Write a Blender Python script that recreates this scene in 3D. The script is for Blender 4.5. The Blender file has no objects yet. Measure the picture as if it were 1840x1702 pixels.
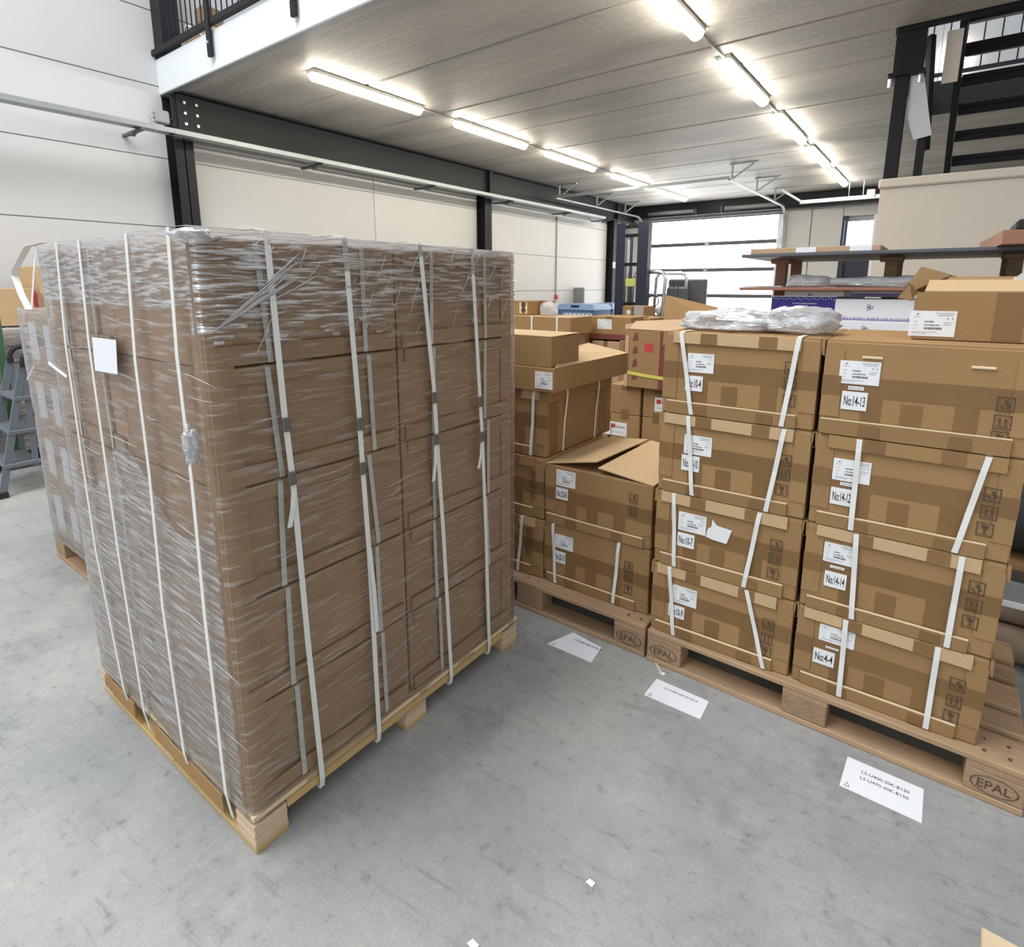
import bpy, bmesh, math, random
from mathutils import Vector, Matrix, noise
random.seed(7)
S = bpy.context.scene
C = S.collection
# ------------------------------------------------------------------ camera
F, CX, CY, YAW, PITCH, H = 1025.4, 918.4, 715.7, math.radians(36.79), math.radians(11.08), 1.552
cam = bpy.data.cameras.new('camera'); co = bpy.data.objects.new('camera', cam); C.objects.link(co)
cam.sensor_width = 36; cam.sensor_fit = 'HORIZONTAL'; cam.lens = F/1840*36
cam.shift_x = (920-CX)/1840; cam.shift_y = -(851-CY)/1840
cam.clip_start = .05; cam.clip_end = 200
co.location = (0, 0, H); co.rotation_euler = (math.pi/2-PITCH, 0, YAW)
S.camera = co
# ------------------------------------------------------------------ sky, lights, exposure
SKY = .78; LAMP = 34.0; PANE = 3.2
w = bpy.data.worlds.new('overcast'); S.world = w; w.use_nodes = True
w.node_tree.nodes['Background'].inputs[0].default_value = (.90, .95, 1.0, 1)
w.node_tree.nodes['Background'].inputs[1].default_value = SKY
S.view_settings.view_transform = 'Standard'; S.view_settings.look = 'None'
S.view_settings.exposure = 0.56; S.view_settings.gamma = 1; S.view_settings.use_curve_mapping = False
def area(name, loc, rot, sx, sy, power, col):
    l = bpy.data.lights.new(name, 'AREA'); l.shape = 'RECTANGLE'; l.size = sx; l.size_y = sy; l.energy = power; l.color = col
    o = bpy.data.objects.new(name, l); C.objects.link(o); o.location = loc; o.rotation_euler = rot; return o
area('roof_light', (-3.4, -1.6, 7.4), (0, 0, 0), 2.4, 7.0, 400, (.95, .97, 1))
# ------------------------------------------------------------------ pixel -> place (photo is 1840 x 1702)
_rt = Vector((math.cos(YAW), math.sin(YAW), 0))
_fw = Vector((-math.sin(YAW)*math.cos(PITCH), math.cos(YAW)*math.cos(PITCH), -math.sin(PITCH)))
_up = _rt.cross(_fw); EYE = Vector((0, 0, H))
def ray(x, y): return _fw + _rt*((x-CX)/F) - _up*((y-CY)/F)
def PY(x, y, Y): d = ray(x, y); return EYE + d*(Y/d.y)
def PX(x, y, X): d = ray(x, y); return EYE + d*(X/d.x)
def PZ(x, y, Z): d = ray(x, y); return EYE + d*((Z-H)/d.z)
# ------------------------------------------------------------------ materials
def nodes(name):
    m = bpy.data.materials.new(name); m.use_nodes = True
    return m, m.node_tree.nodes, m.node_tree.links, m.node_tree.nodes['Principled BSDF']
def plain(name, col, rough=.5, metal=0, spec=.5, emit=0, bump=0, bscale=60, var=0, vscale=6, stretch=(1, 1, 1)):
    """flat colour with noise variation in tone and a fine relief"""
    m, n, l, b = nodes(name)
    b.inputs['Base Color'].default_value = (*col, 1); b.inputs['Roughness'].default_value = rough
    b.inputs['Metallic'].default_value = metal; b.inputs['Specular IOR Level'].default_value = spec
    tc = n.new('ShaderNodeTexCoord'); mp = n.new('ShaderNodeMapping'); l.new(tc.outputs['Object'], mp.inputs[0]); mp.inputs['Scale'].default_value = stretch
    if var:
        t = n.new('ShaderNodeTexNoise'); t.inputs['Scale'].default_value = vscale; t.inputs['Detail'].default_value = 5; l.new(mp.outputs[0], t.inputs[0])
        oi = n.new('ShaderNodeObjectInfo'); ad = n.new('ShaderNodeMath'); ad.operation = 'ADD'
        l.new(t.outputs[0], ad.inputs[0]); ml = n.new('ShaderNodeMath'); ml.operation = 'MULTIPLY'; ml.inputs[1].default_value = .5
        l.new(oi.outputs['Random'], ml.inputs[0]); l.new(ml.outputs[0], ad.inputs[1])
        mr = n.new('ShaderNodeMapRange'); mr.inputs[1].default_value = .25; mr.inputs[2].default_value = 1.25; mr.inputs[3].default_value = 1-var; mr.inputs[4].default_value = 1+var
        l.new(ad.outputs[0], mr.inputs[0])
        mx = n.new('ShaderNodeMix'); mx.data_type = 'RGBA'; mx.blend_type = 'MULTIPLY'; mx.inputs[0].default_value = 1
        mx.inputs[6].default_value = (*col, 1); l.new(mr.outputs[0], mx.inputs[7]); l.new(mx.outputs[2], b.inputs['Base Color'])
    if bump:
        t = n.new('ShaderNodeTexNoise'); t.inputs['Scale'].default_value = bscale; t.inputs['Detail'].default_value = 4; l.new(mp.outputs[0], t.inputs[0])
        bp = n.new('ShaderNodeBump'); bp.inputs['Strength'].default_value = bump; bp.inputs['Distance'].default_value = .01
        l.new(t.outputs[0], bp.inputs['Height']); l.new(bp.outputs[0], b.inputs['Normal'])
    if emit:
        b.inputs['Emission Color'].default_value = (*col, 1); b.inputs['Emission Strength'].default_value = emit
    return m
def floor_mat():
    m, n, l, b = nodes('concrete_floor'); tc = n.new('ShaderNodeTexCoord')
    def nz(scale, det, rough=.6, st=(1, 1, 1), rot=0):
        mp = n.new('ShaderNodeMapping'); mp.vector_type = 'TEXTURE'; mp.inputs['Scale'].default_value = tuple(1/q for q in st); mp.inputs['Rotation'].default_value = (0, 0, rot); l.new(tc.outputs['Object'], mp.inputs[0])
        t = n.new('ShaderNodeTexNoise'); t.inputs['Scale'].default_value = scale; t.inputs['Detail'].default_value = det; t.inputs['Roughness'].default_value = rough; l.new(mp.outputs[0], t.inputs[0]); return t.outputs[0]
    def ramp(src, stops):
        r = n.new('ShaderNodeValToRGB'); e = r.color_ramp.elements
        while len(e) < len(stops): e.new(.5)
        for q, (p, c) in zip(e, stops): q.position = p; q.color = (*c, 1)
        l.new(src, r.inputs[0]); return r.outputs[0]
    def mul(a, c, f=1):
        x = n.new('ShaderNodeMix'); x.data_type = 'RGBA'; x.blend_type = 'MULTIPLY'; x.inputs[0].default_value = f; l.new(a, x.inputs[6]); l.new(c, x.inputs[7]); return x.outputs[2]
    base = ramp(nz(1.3, 8, .62), [(.30, (.255, .265, .268)), (.5, (.338, .340, .330)), (.70, (.43, .418, .38))])
    spots = ramp(nz(24, 7, .72), [(.32, (.55, .54, .53)), (.42, (.93, .93, .93)), (.58, (1, 1, 1)), (.70, (1.15, 1.15, 1.13))])
    scr = ramp(nz(3.2, 8, .65, (1, 9, 1), .12), [(.30, (.66, .66, .66)), (.42, (1, 1, 1)), (1, (1, 1, 1))])
    stain = ramp(nz(3.0, 4, .55), [(.30, (.76, .76, .77)), (.44, (1, 1, 1)), (.62, (1, 1, 1)), (.75, (1.08, 1.08, 1.05))])
    fine = ramp(nz(140, 3), [(.3, (.85, .85, .85)), (.7, (1.1, 1.1, 1.1))])
    l.new(mul(mul(mul(mul(base, spots, .8), scr, .75), stain, .8), fine, .7), b.inputs['Base Color'])
    rr = n.new('ShaderNodeMapRange'); rr.inputs[3].default_value = .34; rr.inputs[4].default_value = .62; l.new(nz(9, 6), rr.inputs[0]); l.new(rr.outputs[0], b.inputs['Roughness'])
    bp = n.new('ShaderNodeBump'); bp.inputs['Strength'].default_value = .12; bp.inputs['Distance'].default_value = .01; l.new(nz(60, 6), bp.inputs['Height']); l.new(bp.outputs[0], b.inputs['Normal'])
    return m
def ceiling_mat():
    m, n, l, b = nodes('concrete_plank'); tc = n.new('ShaderNodeTexCoord'); cols = []
    for sc, st, lo, hi in ((.9, (.5, 2.2, 1), .74, 1.14), (5, (.15, 5, 1), .92, 1.06), (26, (1, 1, 1), .88, 1.10)):
        mp = n.new('ShaderNodeMapping'); mp.inputs['Scale'].default_value = st; l.new(tc.outputs['Object'], mp.inputs[0])
        t = n.new('ShaderNodeTexNoise'); t.inputs['Scale'].default_value = sc; t.inputs['Detail'].default_value = 6; l.new(mp.outputs[0], t.inputs[0])
        mr = n.new('ShaderNodeMapRange'); mr.inputs[1].default_value = .3; mr.inputs[2].default_value = .7; mr.inputs[3].default_value = lo; mr.inputs[4].default_value = hi; l.new(t.outputs[0], mr.inputs[0]); cols.append(mr.outputs[0])
    k = cols[0]
    for c in cols[1:]:
        q = n.new('ShaderNodeMath'); q.operation = 'MULTIPLY'; l.new(k, q.inputs[0]); l.new(c, q.inputs[1]); k = q.outputs[0]
    mx = n.new('ShaderNodeMix'); mx.data_type = 'RGBA'; mx.blend_type = 'MULTIPLY'; mx.inputs[0].default_value = 1; mx.inputs[6].default_value = (.43, .405, .38, 1)
    l.new(k, mx.inputs[7]); l.new(mx.outputs[2], b.inputs['Base Color']); b.inputs['Roughness'].default_value = .55
    bp = n.new('ShaderNodeBump'); bp.inputs['Strength'].default_value = .25; bp.inputs['Distance'].default_value = .02; l.new(cols[1], bp.inputs['Height']); l.new(bp.outputs[0], b.inputs['Normal'])
    return m
def film_mat(name, haze=.05, gain=1.5, crease=.35, scale=1.0, dif=.35, thru=.5, bmp=.007, lo=1.02):
    """clear stretch film: see-through, mirror-like at a slant, whitish along its creases, with highlight streaks painted in"""
    m, n, l, b = nodes(name); n.remove(b); out = n['Material Output']
    uv = n.new('ShaderNodeTexCoord')
    def nz(scale_, st, rot, det=4):
        mp = n.new('ShaderNodeMapping'); mp.vector_type = 'TEXTURE'; mp.inputs['Scale'].default_value = tuple(1/q for q in st); mp.inputs['Rotation'].default_value = (0, 0, rot); l.new(uv.outputs['UV'], mp.inputs[0])
        t = n.new('ShaderNodeTexNoise'); t.inputs['Scale'].default_value = scale_*scale; t.inputs['Detail'].default_value = det; t.inputs['Roughness'].default_value = .55; l.new(mp.outputs[0], t.inputs[0]); return t.outputs[0]
    a = nz(5, (1.0, 13, 1), .06, 4); c = nz(8, (1.0, 11, 1), -.05, 3)
    ad = n.new('ShaderNodeMath'); ad.operation = 'ADD'; l.new(a, ad.inputs[0]); l.new(c, ad.inputs[1])
    bp = n.new('ShaderNodeBump'); bp.inputs['Strength'].default_value = 1; bp.inputs['Distance'].default_value = bmp; l.new(ad.outputs[0], bp.inputs['Height'])
    cr = n.new('ShaderNodeMapRange'); cr.inputs[1].default_value = lo; cr.inputs[2].default_value = lo+.20; cr.inputs[3].default_value = 0; cr.inputs[4].default_value = crease; l.new(ad.outputs[0], cr.inputs[0])  # whitening of the creases also stands in for their specular streaks
    fr = n.new('ShaderNodeFresnel'); fr.inputs[0].default_value = 1.5; l.new(bp.outputs[0], fr.inputs['Normal'])
    f1 = n.new('ShaderNodeMath'); f1.operation = 'MULTIPLY_ADD'; f1.inputs[1].default_value = gain; f1.inputs[2].default_value = haze-.04*gain; l.new(fr.outputs[0], f1.inputs[0])
    f2 = n.new('ShaderNodeMath'); f2.operation = 'ADD'; f2.use_clamp = True; l.new(f1.outputs[0], f2.inputs[0]); l.new(cr.outputs[0], f2.inputs[1])
    tr = n.new('ShaderNodeBsdfTransparent'); tr.inputs[0].default_value = (.985, .985, .985, 1)
    gl = n.new('ShaderNodeBsdfAnisotropic'); gl.inputs['Roughness'].default_value = .14; l.new(bp.outputs[0], gl.inputs['Normal'])
    df = n.new('ShaderNodeBsdfDiffuse'); df.inputs[0].default_value = (.93, .93, .95, 1); l.new(bp.outputs[0], df.inputs['Normal'])
    tl = n.new('ShaderNodeBsdfTranslucent'); tl.inputs[0].default_value = (.95, .95, .97, 1); m0 = n.new('ShaderNodeMixShader'); m0.inputs[0].default_value = thru; l.new(df.outputs[0], m0.inputs[1]); l.new(tl.outputs[0], m0.inputs[2])
    m1 = n.new('ShaderNodeMixShader'); m1.inputs[0].default_value = dif; l.new(gl.outputs[0], m1.inputs[1]); l.new(m0.outputs[0], m1.inputs[2])
    m2 = n.new('ShaderNodeMixShader'); l.new(f2.outputs[0], m2.inputs[0]); l.new(tr.outputs[0], m2.inputs[1]); l.new(m1.outputs[0], m2.inputs[2]); l.new(m2.outputs[0], out.inputs[0])
    return m
CB = (.345, .21, .096)
M = dict(
 floor=floor_mat(), plank=ceiling_mat(),
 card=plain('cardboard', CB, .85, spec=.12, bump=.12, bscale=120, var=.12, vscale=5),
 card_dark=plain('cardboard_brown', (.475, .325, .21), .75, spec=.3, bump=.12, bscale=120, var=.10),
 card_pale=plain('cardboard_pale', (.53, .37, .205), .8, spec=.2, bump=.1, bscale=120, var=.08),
 card_edge=plain('cardboard_cut_edge', (.72, .58, .38), .85, spec=.2, var=.12, vscale=40),
 tape=plain('brown_packing_tape', (.225, .125, .050), .42, spec=.3, bump=.05, bscale=30, var=.12, vscale=9),
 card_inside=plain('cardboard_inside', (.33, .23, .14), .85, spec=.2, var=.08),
 strap=plain('white_strap', (.76, .76, .72), .38, spec=.5, bump=.1, bscale=300),
 strap_y=plain('yellow_strap', (.68, .60, .13), .45),
 paper=plain('white_paper', (.84, .85, .88), .6, var=.03), sticker=plain('white_sticker', (.82, .82, .82), .35, var=.04),
 ink=plain('black_ink', (.02, .02, .022), .6), grey_ink=plain('grey_ink', (.36, .36, .38), .6), brown_ink=plain('box_print', (.085, .05, .03), .7), red=plain('red_print', (.55, .05, .05), .6), dark_red=plain('dark_red_tape_print', (.20, .05, .045), .5),
 wood=plain('pallet_wood', (.42, .28, .165), .8, spec=.2, bump=.35, bscale=30, var=.34, vscale=3, stretch=(1.2, 14, 14)),
 wood_y=plain('pallet_wood_cross', (.41, .275, .165), .8, spec=.2, bump=.25, bscale=30, var=.22, vscale=3, stretch=(14, 1.2, 14)),
 wood_old=plain('old_pallet_wood', (.33, .225, .145), .85, spec=.2, bump=.3, bscale=30, var=.25, vscale=3, stretch=(1.2, 14, 14)),
 block=plain('chipped_wood_block', (.36, .245, .15), .9, spec=.15, bump=.4, bscale=90, var=.25, vscale=25),
 ply=plain('new_pine', (.66, .51, .31), .65, spec=.3, bump=.12, bscale=20, var=.12, vscale=3, stretch=(1, 8, 20)),
 ply_gold=plain('varnished_plywood', (.50, .34, .145), .5, spec=.35, bump=.1, bscale=20, var=.15, vscale=3),
 ply_edge=plain('plywood_edge', (.62, .47, .32), .8, spec=.2, bump=.2, bscale=40, var=.25, vscale=5, stretch=(1, 1, 30)),
 redwood=plain('red_brown_timber', (.34, .16, .10), .7, bump=.2, bscale=30, var=.2, stretch=(1, 10, 10)),
 wall=plain('painted_concrete', (.585, .58, .575), .65, spec=.25, bump=.05, bscale=60, var=.03, vscale=2),
 joint=plain('joint_sealant', (.30, .30, .30), .8),
 cream=plain('cream_wall', (.76, .69, .60), .6, spec=.25, bump=.03, var=.02),
 fascia=plain('white_fascia', (.78, .81, .82), .5, var=.02), white=plain('white_gloss', (.85, .86, .88), .35), white_lac=plain('lilac_steel', (.62, .64, .74), .4),
 black=plain('black_steel', (.014, .015, .018), .5, spec=.25, bump=.03), darkblue=plain('dark_blue_steel', (.02, .025, .05), .5),
 grey=plain('grey_steel', (.30, .31, .32), .45, var=.05), galv=plain('galvanised_steel', (.33, .35, .36), .5, metal=.5, var=.12, vscale=14), alu=plain('aluminium', (.62, .63, .64), .35, metal=.8), doorgrey=plain('dark_grey_frame', (.10, .105, .12), .5), panelgrey=plain('grey_door_panel', (.26, .27, .28), .5),
 bolt=plain('zinc_bolt', (.70, .70, .70), .35, metal=.6), rubber=plain('black_rubber', (.012, .012, .012), .7), cable=plain('grey_conduit', (.42, .41, .40), .5),
 lamp=plain('lamp_diffuser', (1, .94, .80), .4, emit=LAMP), lampbody=plain('lamp_housing', (.70, .70, .66), .5), pane=plain('daylit_pane', (.95, .98, 1.0), .3, emit=PANE),
 blue=plain('blue_plastic', (.10, .19, .46), .4), navy=plain('navy_print', (.022, .022, .20), .45), bluelight=plain('pale_blue_plastic', (.22, .34, .58), .4), violet=plain('violet_print', (.20, .19, .42), .6), orange=plain('orange_paint', (.48, .08, .02), .45), yellow=plain('yellow_paint', (.8, .55, .05), .5), olive=plain('yellow_green_tag', (.55, .6, .18), .5),
 green=plain('green_paint', (.05, .12, .06), .5), ladder=plain('grey_ladder_steel', (.13, .15, .17), .4), layers=plain('paper_bundles', (.46, .40, .36), .6, var=.35, vscale=5, stretch=(1, 1, 16)),
 tube=plain('cardboard_tube', (.40, .31, .235), .7, var=.05), felt=plain('grey_felt', (.055, .058, .062), .9), seal=plain('dark_strap_seal', (.16, .15, .13), .45, metal=.3),
 film=film_mat('stretch_film', .0, .9, .34), film_top=film_mat('stretch_film_layers', .04, 1.5, .85, 1.3, bmp=.011, lo=.95), film_low=film_mat('stretch_film_low', .09, 1.5, .60, 1.1, bmp=.008, lo=.97), film_back=film_mat('stretch_film_rear', .03, 1.2, .45, 1.2), bag=film_mat('clear_bag', .38, 1.6, .5, 1.0, .60, .25, .010, 1.0), fold=film_mat('film_fold', .50, 1.8, .4, 1, .55, .3),
 stump=plain('pale_wood', (.68, .52, .33), .7, var=.1, vscale=10),
)
# ------------------------------------------------------------------ mesh helpers
class MB:
    def __init__(s): s.v = []; s.f = []
    def add(s, vs, fs):
        k = len(s.v); s.v += [tuple(v) for v in vs]; s.f += [tuple(i+k for i in f) for f in fs]; return s
    def box(s, x0, x1, y0, y1, z0, z1):
        return s.hexa([(x0, y0, z0), (x1, y0, z0), (x1, y1, z0), (x0, y1, z0), (x0, y0, z1), (x1, y0, z1), (x1, y1, z1), (x0, y1, z1)])
    def hexa(s, p): return s.add(p, [(3, 2, 1, 0), (4, 5, 6, 7), (0, 1, 5, 4), (1, 2, 6, 5), (2, 3, 7, 6), (3, 0, 4, 7)])
    def cbox(s, x0, x1, y0, y1, z0, z1, c=.006):
        """box with all edges chamfered"""
        vs = []; xs, ys, zs = (x0, x1), (y0, y1), (z0, z1)
        idx = {}
        for i in (0, 1):
            for j in (0, 1):
                for k in (0, 1):
                    X, Y, Z = xs[i], ys[j], zs[k]; a, b_, d = (c if i == 0 else -c), (c if j == 0 else -c), (c if k == 0 else -c)
                    for ax, v in ((0, (X, Y+b_, Z+d)), (1, (X+a, Y, Z+d)), (2, (X+a, Y+b_, Z))):
                        idx[i, j, k, ax] = len(vs); vs.append(v)
        fs = []
        for k in (0, 1): q = [idx[0, 0, k, 2], idx[1, 0, k, 2], idx[1, 1, k, 2], idx[0, 1, k, 2]]; fs.append(q if k else q[::-1])
        for j in (0, 1): q = [idx[0, j, 0, 1], idx[1, j, 0, 1], idx[1, j, 1, 1], idx[0, j, 1, 1]]; fs.append(q if not j else q[::-1])
        for i in (0, 1): q = [idx[i, 0, 0, 0], idx[i, 1, 0, 0], idx[i, 1, 1, 0], idx[i, 0, 1, 0]]; fs.append(q if i else q[::-1])
        for i in (0, 1):
            for j in (0, 1): fs.append([idx[i, j, 0, 0], idx[i, j, 0, 1], idx[i, j, 1, 1], idx[i, j, 1, 0]])
            for k in (0, 1): fs.append([idx[i, 0, k, 0], idx[i, 0, k, 2], idx[i, 1, k, 2], idx[i, 1, k, 0]])
        for j in (0, 1):
            for k in (0, 1): fs.append([idx[0, j, k, 1], idx[0, j, k, 2], idx[1, j, k, 2], idx[1, j, k, 1]])
        for i in (0, 1):
            for j in (0, 1):
                for k in (0, 1): fs.append([idx[i, j, k, a] for a in (0, 1, 2)])
        return s.add(vs, fs)
    def bar(s, a, b, wd, th, up=(0, 0, 1)):
        """rectangular bar from a to b, wd across, th along up"""
        a, b = Vector(a), Vector(b); d = (b-a).normalized(); u = Vector(up); r = d.cross(u)
        if r.length < 1e-4: r = d.cross(Vector((1, 0, 0)))
        r.normalize(); u = r.cross(d).normalized(); r *= wd/2; u *= th/2
        return s.hexa([a-r-u, a+r-u, b+r-u, b-r-u, a-r+u, a+r+u, b+r+u, b-r+u])
    def panel(s, pts, th):
        """slab through a planar outline, th thick"""
        p = [Vector(q) for q in pts]; nrm = (p[1]-p[0]).cross(p[2]-p[0]).normalized()*th; k = len(p)
        return s.add(p+[q+nrm for q in p], [tuple(range(k))[::-1], tuple(range(k, 2*k))]+[(i, (i+1) % k, k+(i+1) % k, k+i) for i in range(k)])
    def tube(s, pts, r, n=10, cap=True):
        pts = [Vector(p) for p in pts]; rs = r if isinstance(r, (list, tuple)) else [r]*len(pts); rings = []; ref = None
        for i, p in enumerate(pts):
            d = (pts[min(i+1, len(pts)-1)]-pts[max(i-1, 0)]).normalized()
            if ref is None or abs(ref.dot(d)) > .95: ref = Vector((0, 0, 1)) if abs(d.z) < .9 else Vector((1, 0, 0))
            u = d.cross(ref).normalized(); v_ = d.cross(u).normalized()
            rings.append([p+u*math.cos(2*math.pi*k/n)*rs[i]+v_*math.sin(2*math.pi*k/n)*rs[i] for k in range(n)])
        vs = [q for g in rings for q in g]; fs = []
        for i in range(len(rings)-1):
            for k in range(n): fs.append((i*n+k, i*n+(k+1) % n, (i+1)*n+(k+1) % n, (i+1)*n+k))
        if cap: fs += [tuple(range(n))[::-1], tuple(range((len(rings)-1)*n, len(rings)*n))]
        return s.add(vs, fs)
    def ribbon(s, pts, side, wd, th=.0012):
        """flat band through pts; side = the direction of its width"""
        pts = [Vector(p) for p in pts]; sd = Vector(side).normalized()*wd/2; vs = []
        for i, p in enumerate(pts):
            d = (pts[min(i+1, len(pts)-1)]-pts[max(i-1, 0)]).normalized(); nn = d.cross(sd).normalized()*th/2
            vs += [p-sd-nn, p+sd-nn, p+sd+nn, p-sd+nn]
        fs = [(0, 1, 2, 3), tuple(4*(len(pts)-1)+k for k in (3, 2, 1, 0))]
        for i in range(len(pts)-1):
            for k in range(4): fs.append((4*i+k, 4*i+4+k, 4*i+4+(k+1) % 4, 4*i+(k+1) % 4))
        return s.add(vs, fs)
    def build(s, name, mat, parent=None, smooth=False, loc=None, fix=True):
        me = bpy.data.meshes.new(name); me.from_pydata(s.v, [], s.f); me.update()
        if fix:
            bm = bmesh.new(); bm.from_mesh(me); bmesh.ops.recalc_face_normals(bm, faces=bm.faces); bm.to_mesh(me); bm.free()
        if smooth:
            for p in me.polygons: p.use_smooth = True
        return obj(name, me, mat, parent, loc)
def obj(name, me, mat, parent=None, loc=None):
    if mat is not None:
        if not isinstance(mat, bpy.types.Material): mat = M[mat]
        if not me.materials: me.materials.append(mat)
    o = bpy.data.objects.new(name, me); C.objects.link(o)
    if parent: o.parent = parent
    if loc: o.location = loc
    return o
def tag(o, label, cat, group=None):
    o['label'] = label; o['category'] = cat
    if group: o['group'] = group
    return o
def thing(name, label, cat, loc=(0, 0, 0), rz=0, group=None):
    o = bpy.data.objects.new(name, None); C.objects.link(o); o.location = loc; o.rotation_euler = (0, 0, rz); o.empty_display_size = .1
    return tag(o, label, cat, group)
def struct(name, label=None, loc=(0, 0, 0)):
    o = bpy.data.objects.new(name, None); C.objects.link(o); o['kind'] = 'structure'; o.location = loc; o.empty_display_size = .1
    if label: o['label'] = label
    return o
_txt = {}
def text_mesh(body, bold=.0):
    """lettering as a flat mesh scaled into the unit square"""
    if (body, bold) in _txt: return _txt[body, bold]
    cu = bpy.data.curves.new('lettering', 'FONT'); cu.body = body; cu.size = 1; cu.offset = bold; cu.resolution_u = 3
    o = bpy.data.objects.new('lettering', cu); C.objects.link(o)
    dg = bpy.context.evaluated_depsgraph_get(); me = bpy.data.meshes.new_from_object(o.evaluated_get(dg))
    bpy.data.objects.remove(o); bpy.data.curves.remove(cu)
    xs = [v.co.x for v in me.vertices]; ys = [v.co.y for v in me.vertices]
    x0, x1, y0, y1 = min(xs), max(xs), min(ys), max(ys)
    for v in me.vertices: v.co = ((v.co.x-x0)/(x1-x0), (v.co.y-y0)/(y1-y0), 0)
    _txt[body, bold] = me; return me
TEXTS = ['No:10-4', 'No:10-10', 'No:10-7', 'No:10-9', 'No:14-13', 'No:14-12', 'No:14-14', 'No:4-4', 'No:20-8', 'No:20-10']
for t_ in TEXTS: text_mesh(t_, .012)
for t_ in ('EPAL', 'Creative Lighting Solutions', 'illuxento', 'PO-0115601', 'LS-U600-40K-B120-A', 'LS-U450-40K-B150-A', 'LS-U400-30K-B150', 'LS-U470-30K-B150', '!'): text_mesh(t_)
def letter(body, mat, parent, o3, ux, uy, w_, h_, bold=0, name='lettering'):
    """place lettering: lower left corner o3, along ux, up uy, fitted to w_ x h_"""
    me = text_mesh(body, bold).copy(); me.materials.clear(); ux, uy, o3 = Vector(ux), Vector(uy), Vector(o3)
    for v in me.vertices: v.co = o3+ux*(v.co.x*w_)+uy*(v.co.y*h_)
    return obj(name, me, mat, parent)
# ================================================================== SETTING
WX, MY, ZC, DY, TOP = -7.23, 3.155, 3.65, 15.1, 7.6      # left wall, mezzanine edge, ceiling, door wall, wall top
MB().box(-9, 7, -12, 17, -.1, 0).build('floor', 'floor')['kind'] = 'structure'
wl = struct('wall_left')
MB().box(WX-.30, WX-.012, -8, DY+.2, 0, TOP).build('backing', 'joint', wl)
zs = [0, .70, 1.46, 2.22, 2.97, 3.72, 4.48, 5.24, 6.0, 6.8, TOP]; ys = [-8, -2.0, 3.26, 6.13, 8.68, 11.38, 13.9, DY]
for i in range(len(ys)-1):
    for k in range(len(zs)-1): MB().cbox(WX-.10, WX, ys[i]+.005, ys[i+1]-.005, zs[k]+.005, zs[k+1]-.005, .004).build('panel', 'wall', wl)
wr = struct('wall_right'); MB().box(6.0, 6.2, -3, DY, 0, TOP).build('slab', 'wall', wr)
wf = struct('wall_door')                                   # the wall with the sectional door
DX0, DX1, DZ = -6.70, -3.28, 3.30; GX0, GX1, GZ0, GZ1 = -2.02, -1.36, 0, 3.10
for x0, x1, z0, z1 in ((WX, DX0, 0, DZ), (DX0-.53, DX1+.4, DZ, ZC+.2), (DX1, -2.66, 0, DZ), (-2.65, GX0, 0, DZ), (-2.88, 6, DZ, ZC+.2), (GX0, GX1, GZ1, DZ), (GX1, 1.2, 0, DZ), (1.21, 6, 0, DZ)):
    MB().cbox(x0+.004, x1-.004, DY, DY+.22, z0, z1-.004, .004).build('panel', 'wall', wf)
for k in range(4): MB().cbox(WX+k*3.31, WX+(k+1)*3.31-.01, DY, DY+.22, ZC+.2, TOP, .004).build('panel', 'wall', wf)
# mezzanine slab: planks across the hall, with the stairwell left open
SX0, SX1, SY0, SY1 = -.56, 1.7, 6.13, 9.16
ce = struct('ceiling')
y = MY+.06
edges = [MY+.06]+[4.36+1.2*i for i in range(9)]+[DY]
for a, b in zip(edges[:-1], edges[1:]):
    if a < SY0 < b: MB().cbox(WX, 6, a+.008, SY0-.03, ZC, ZC+.26, .018).build('plank', 'plank', ce); a = SY0-.034
    segs = [(WX, SX0), (SX1, 6)] if b > SY0+.05 and a < SY1-.05 else [(WX, 6)]
    for x0, x1 in segs: MB().cbox(x0, x1, a+.008, b-.008, ZC, ZC+.26, .018).build('plank', 'plank', ce)
MB().box(WX, SX0, MY+.06, DY, ZC+.262, ZC+.34).build('screed', 'joint', ce)
MB().box(SX1, 6, MY+.06, DY, ZC+.262, ZC+.34).build('screed', 'joint', ce)
MB().box(SX0, SX1, MY+.06, SY0, ZC+.262, ZC+.34).build('screed', 'joint', ce)
MB().box(SX0, SX1, SY1, DY, ZC+.262, ZC+.34).build('screed', 'joint', ce)
tr = struct('trim_1'); MB().cbox(WX, 6, MY, MY+.058, ZC-.012, 3.99, .004).build('board', 'fascia', tr)
MB().box(WX, 6, MY+.002, MY+.062, ZC-.022, ZC-.013).build('drip_edge', 'galv', tr)
# sectional door
dr = struct('door_1')
Y0 = DY+.06; SH = .657
for i in range(5):
    z0 = i*SH
    MB().box(DX0+.02, DX1-.02, Y0, Y0+.04, z0, z0+.045).build('rail', 'doorgrey', dr)
    MB().box(DX0+.02, DX1-.02, Y0, Y0+.04, z0+SH-.045, z0+SH).build('rail', 'doorgrey', dr)
    for xa in (DX0+.02, DX1-.10): MB().box(xa, xa+.08, Y0, Y0+.04, z0+.045, z0+SH-.045).build('stile', 'alu', dr)
    MB().box(DX0+.10, DX1-.10, Y0+.012, Y0+.022, z0+.045, z0+SH-.045).build('pane', 'pane', dr)
    if i:
        for xx in (DX0+.06, -5.05, DX1-.06): MB().cbox(xx-.05, xx+.05, Y0-.02, Y0, z0-.06, z0+.06, .01).build('hinge', 'alu', dr)
MB().cbox(DX0-.02, DX1+.02, DY-.02, DY+.05, 3.27, 3.34, .005).build('head_frame', 'panelgrey', dr)
MB().cbox(DX0-.05, DX1+.05, DY-.05, DY-.005, 3.36, 3.50, .005).build('head_panel', 'grey', dr)
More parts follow.
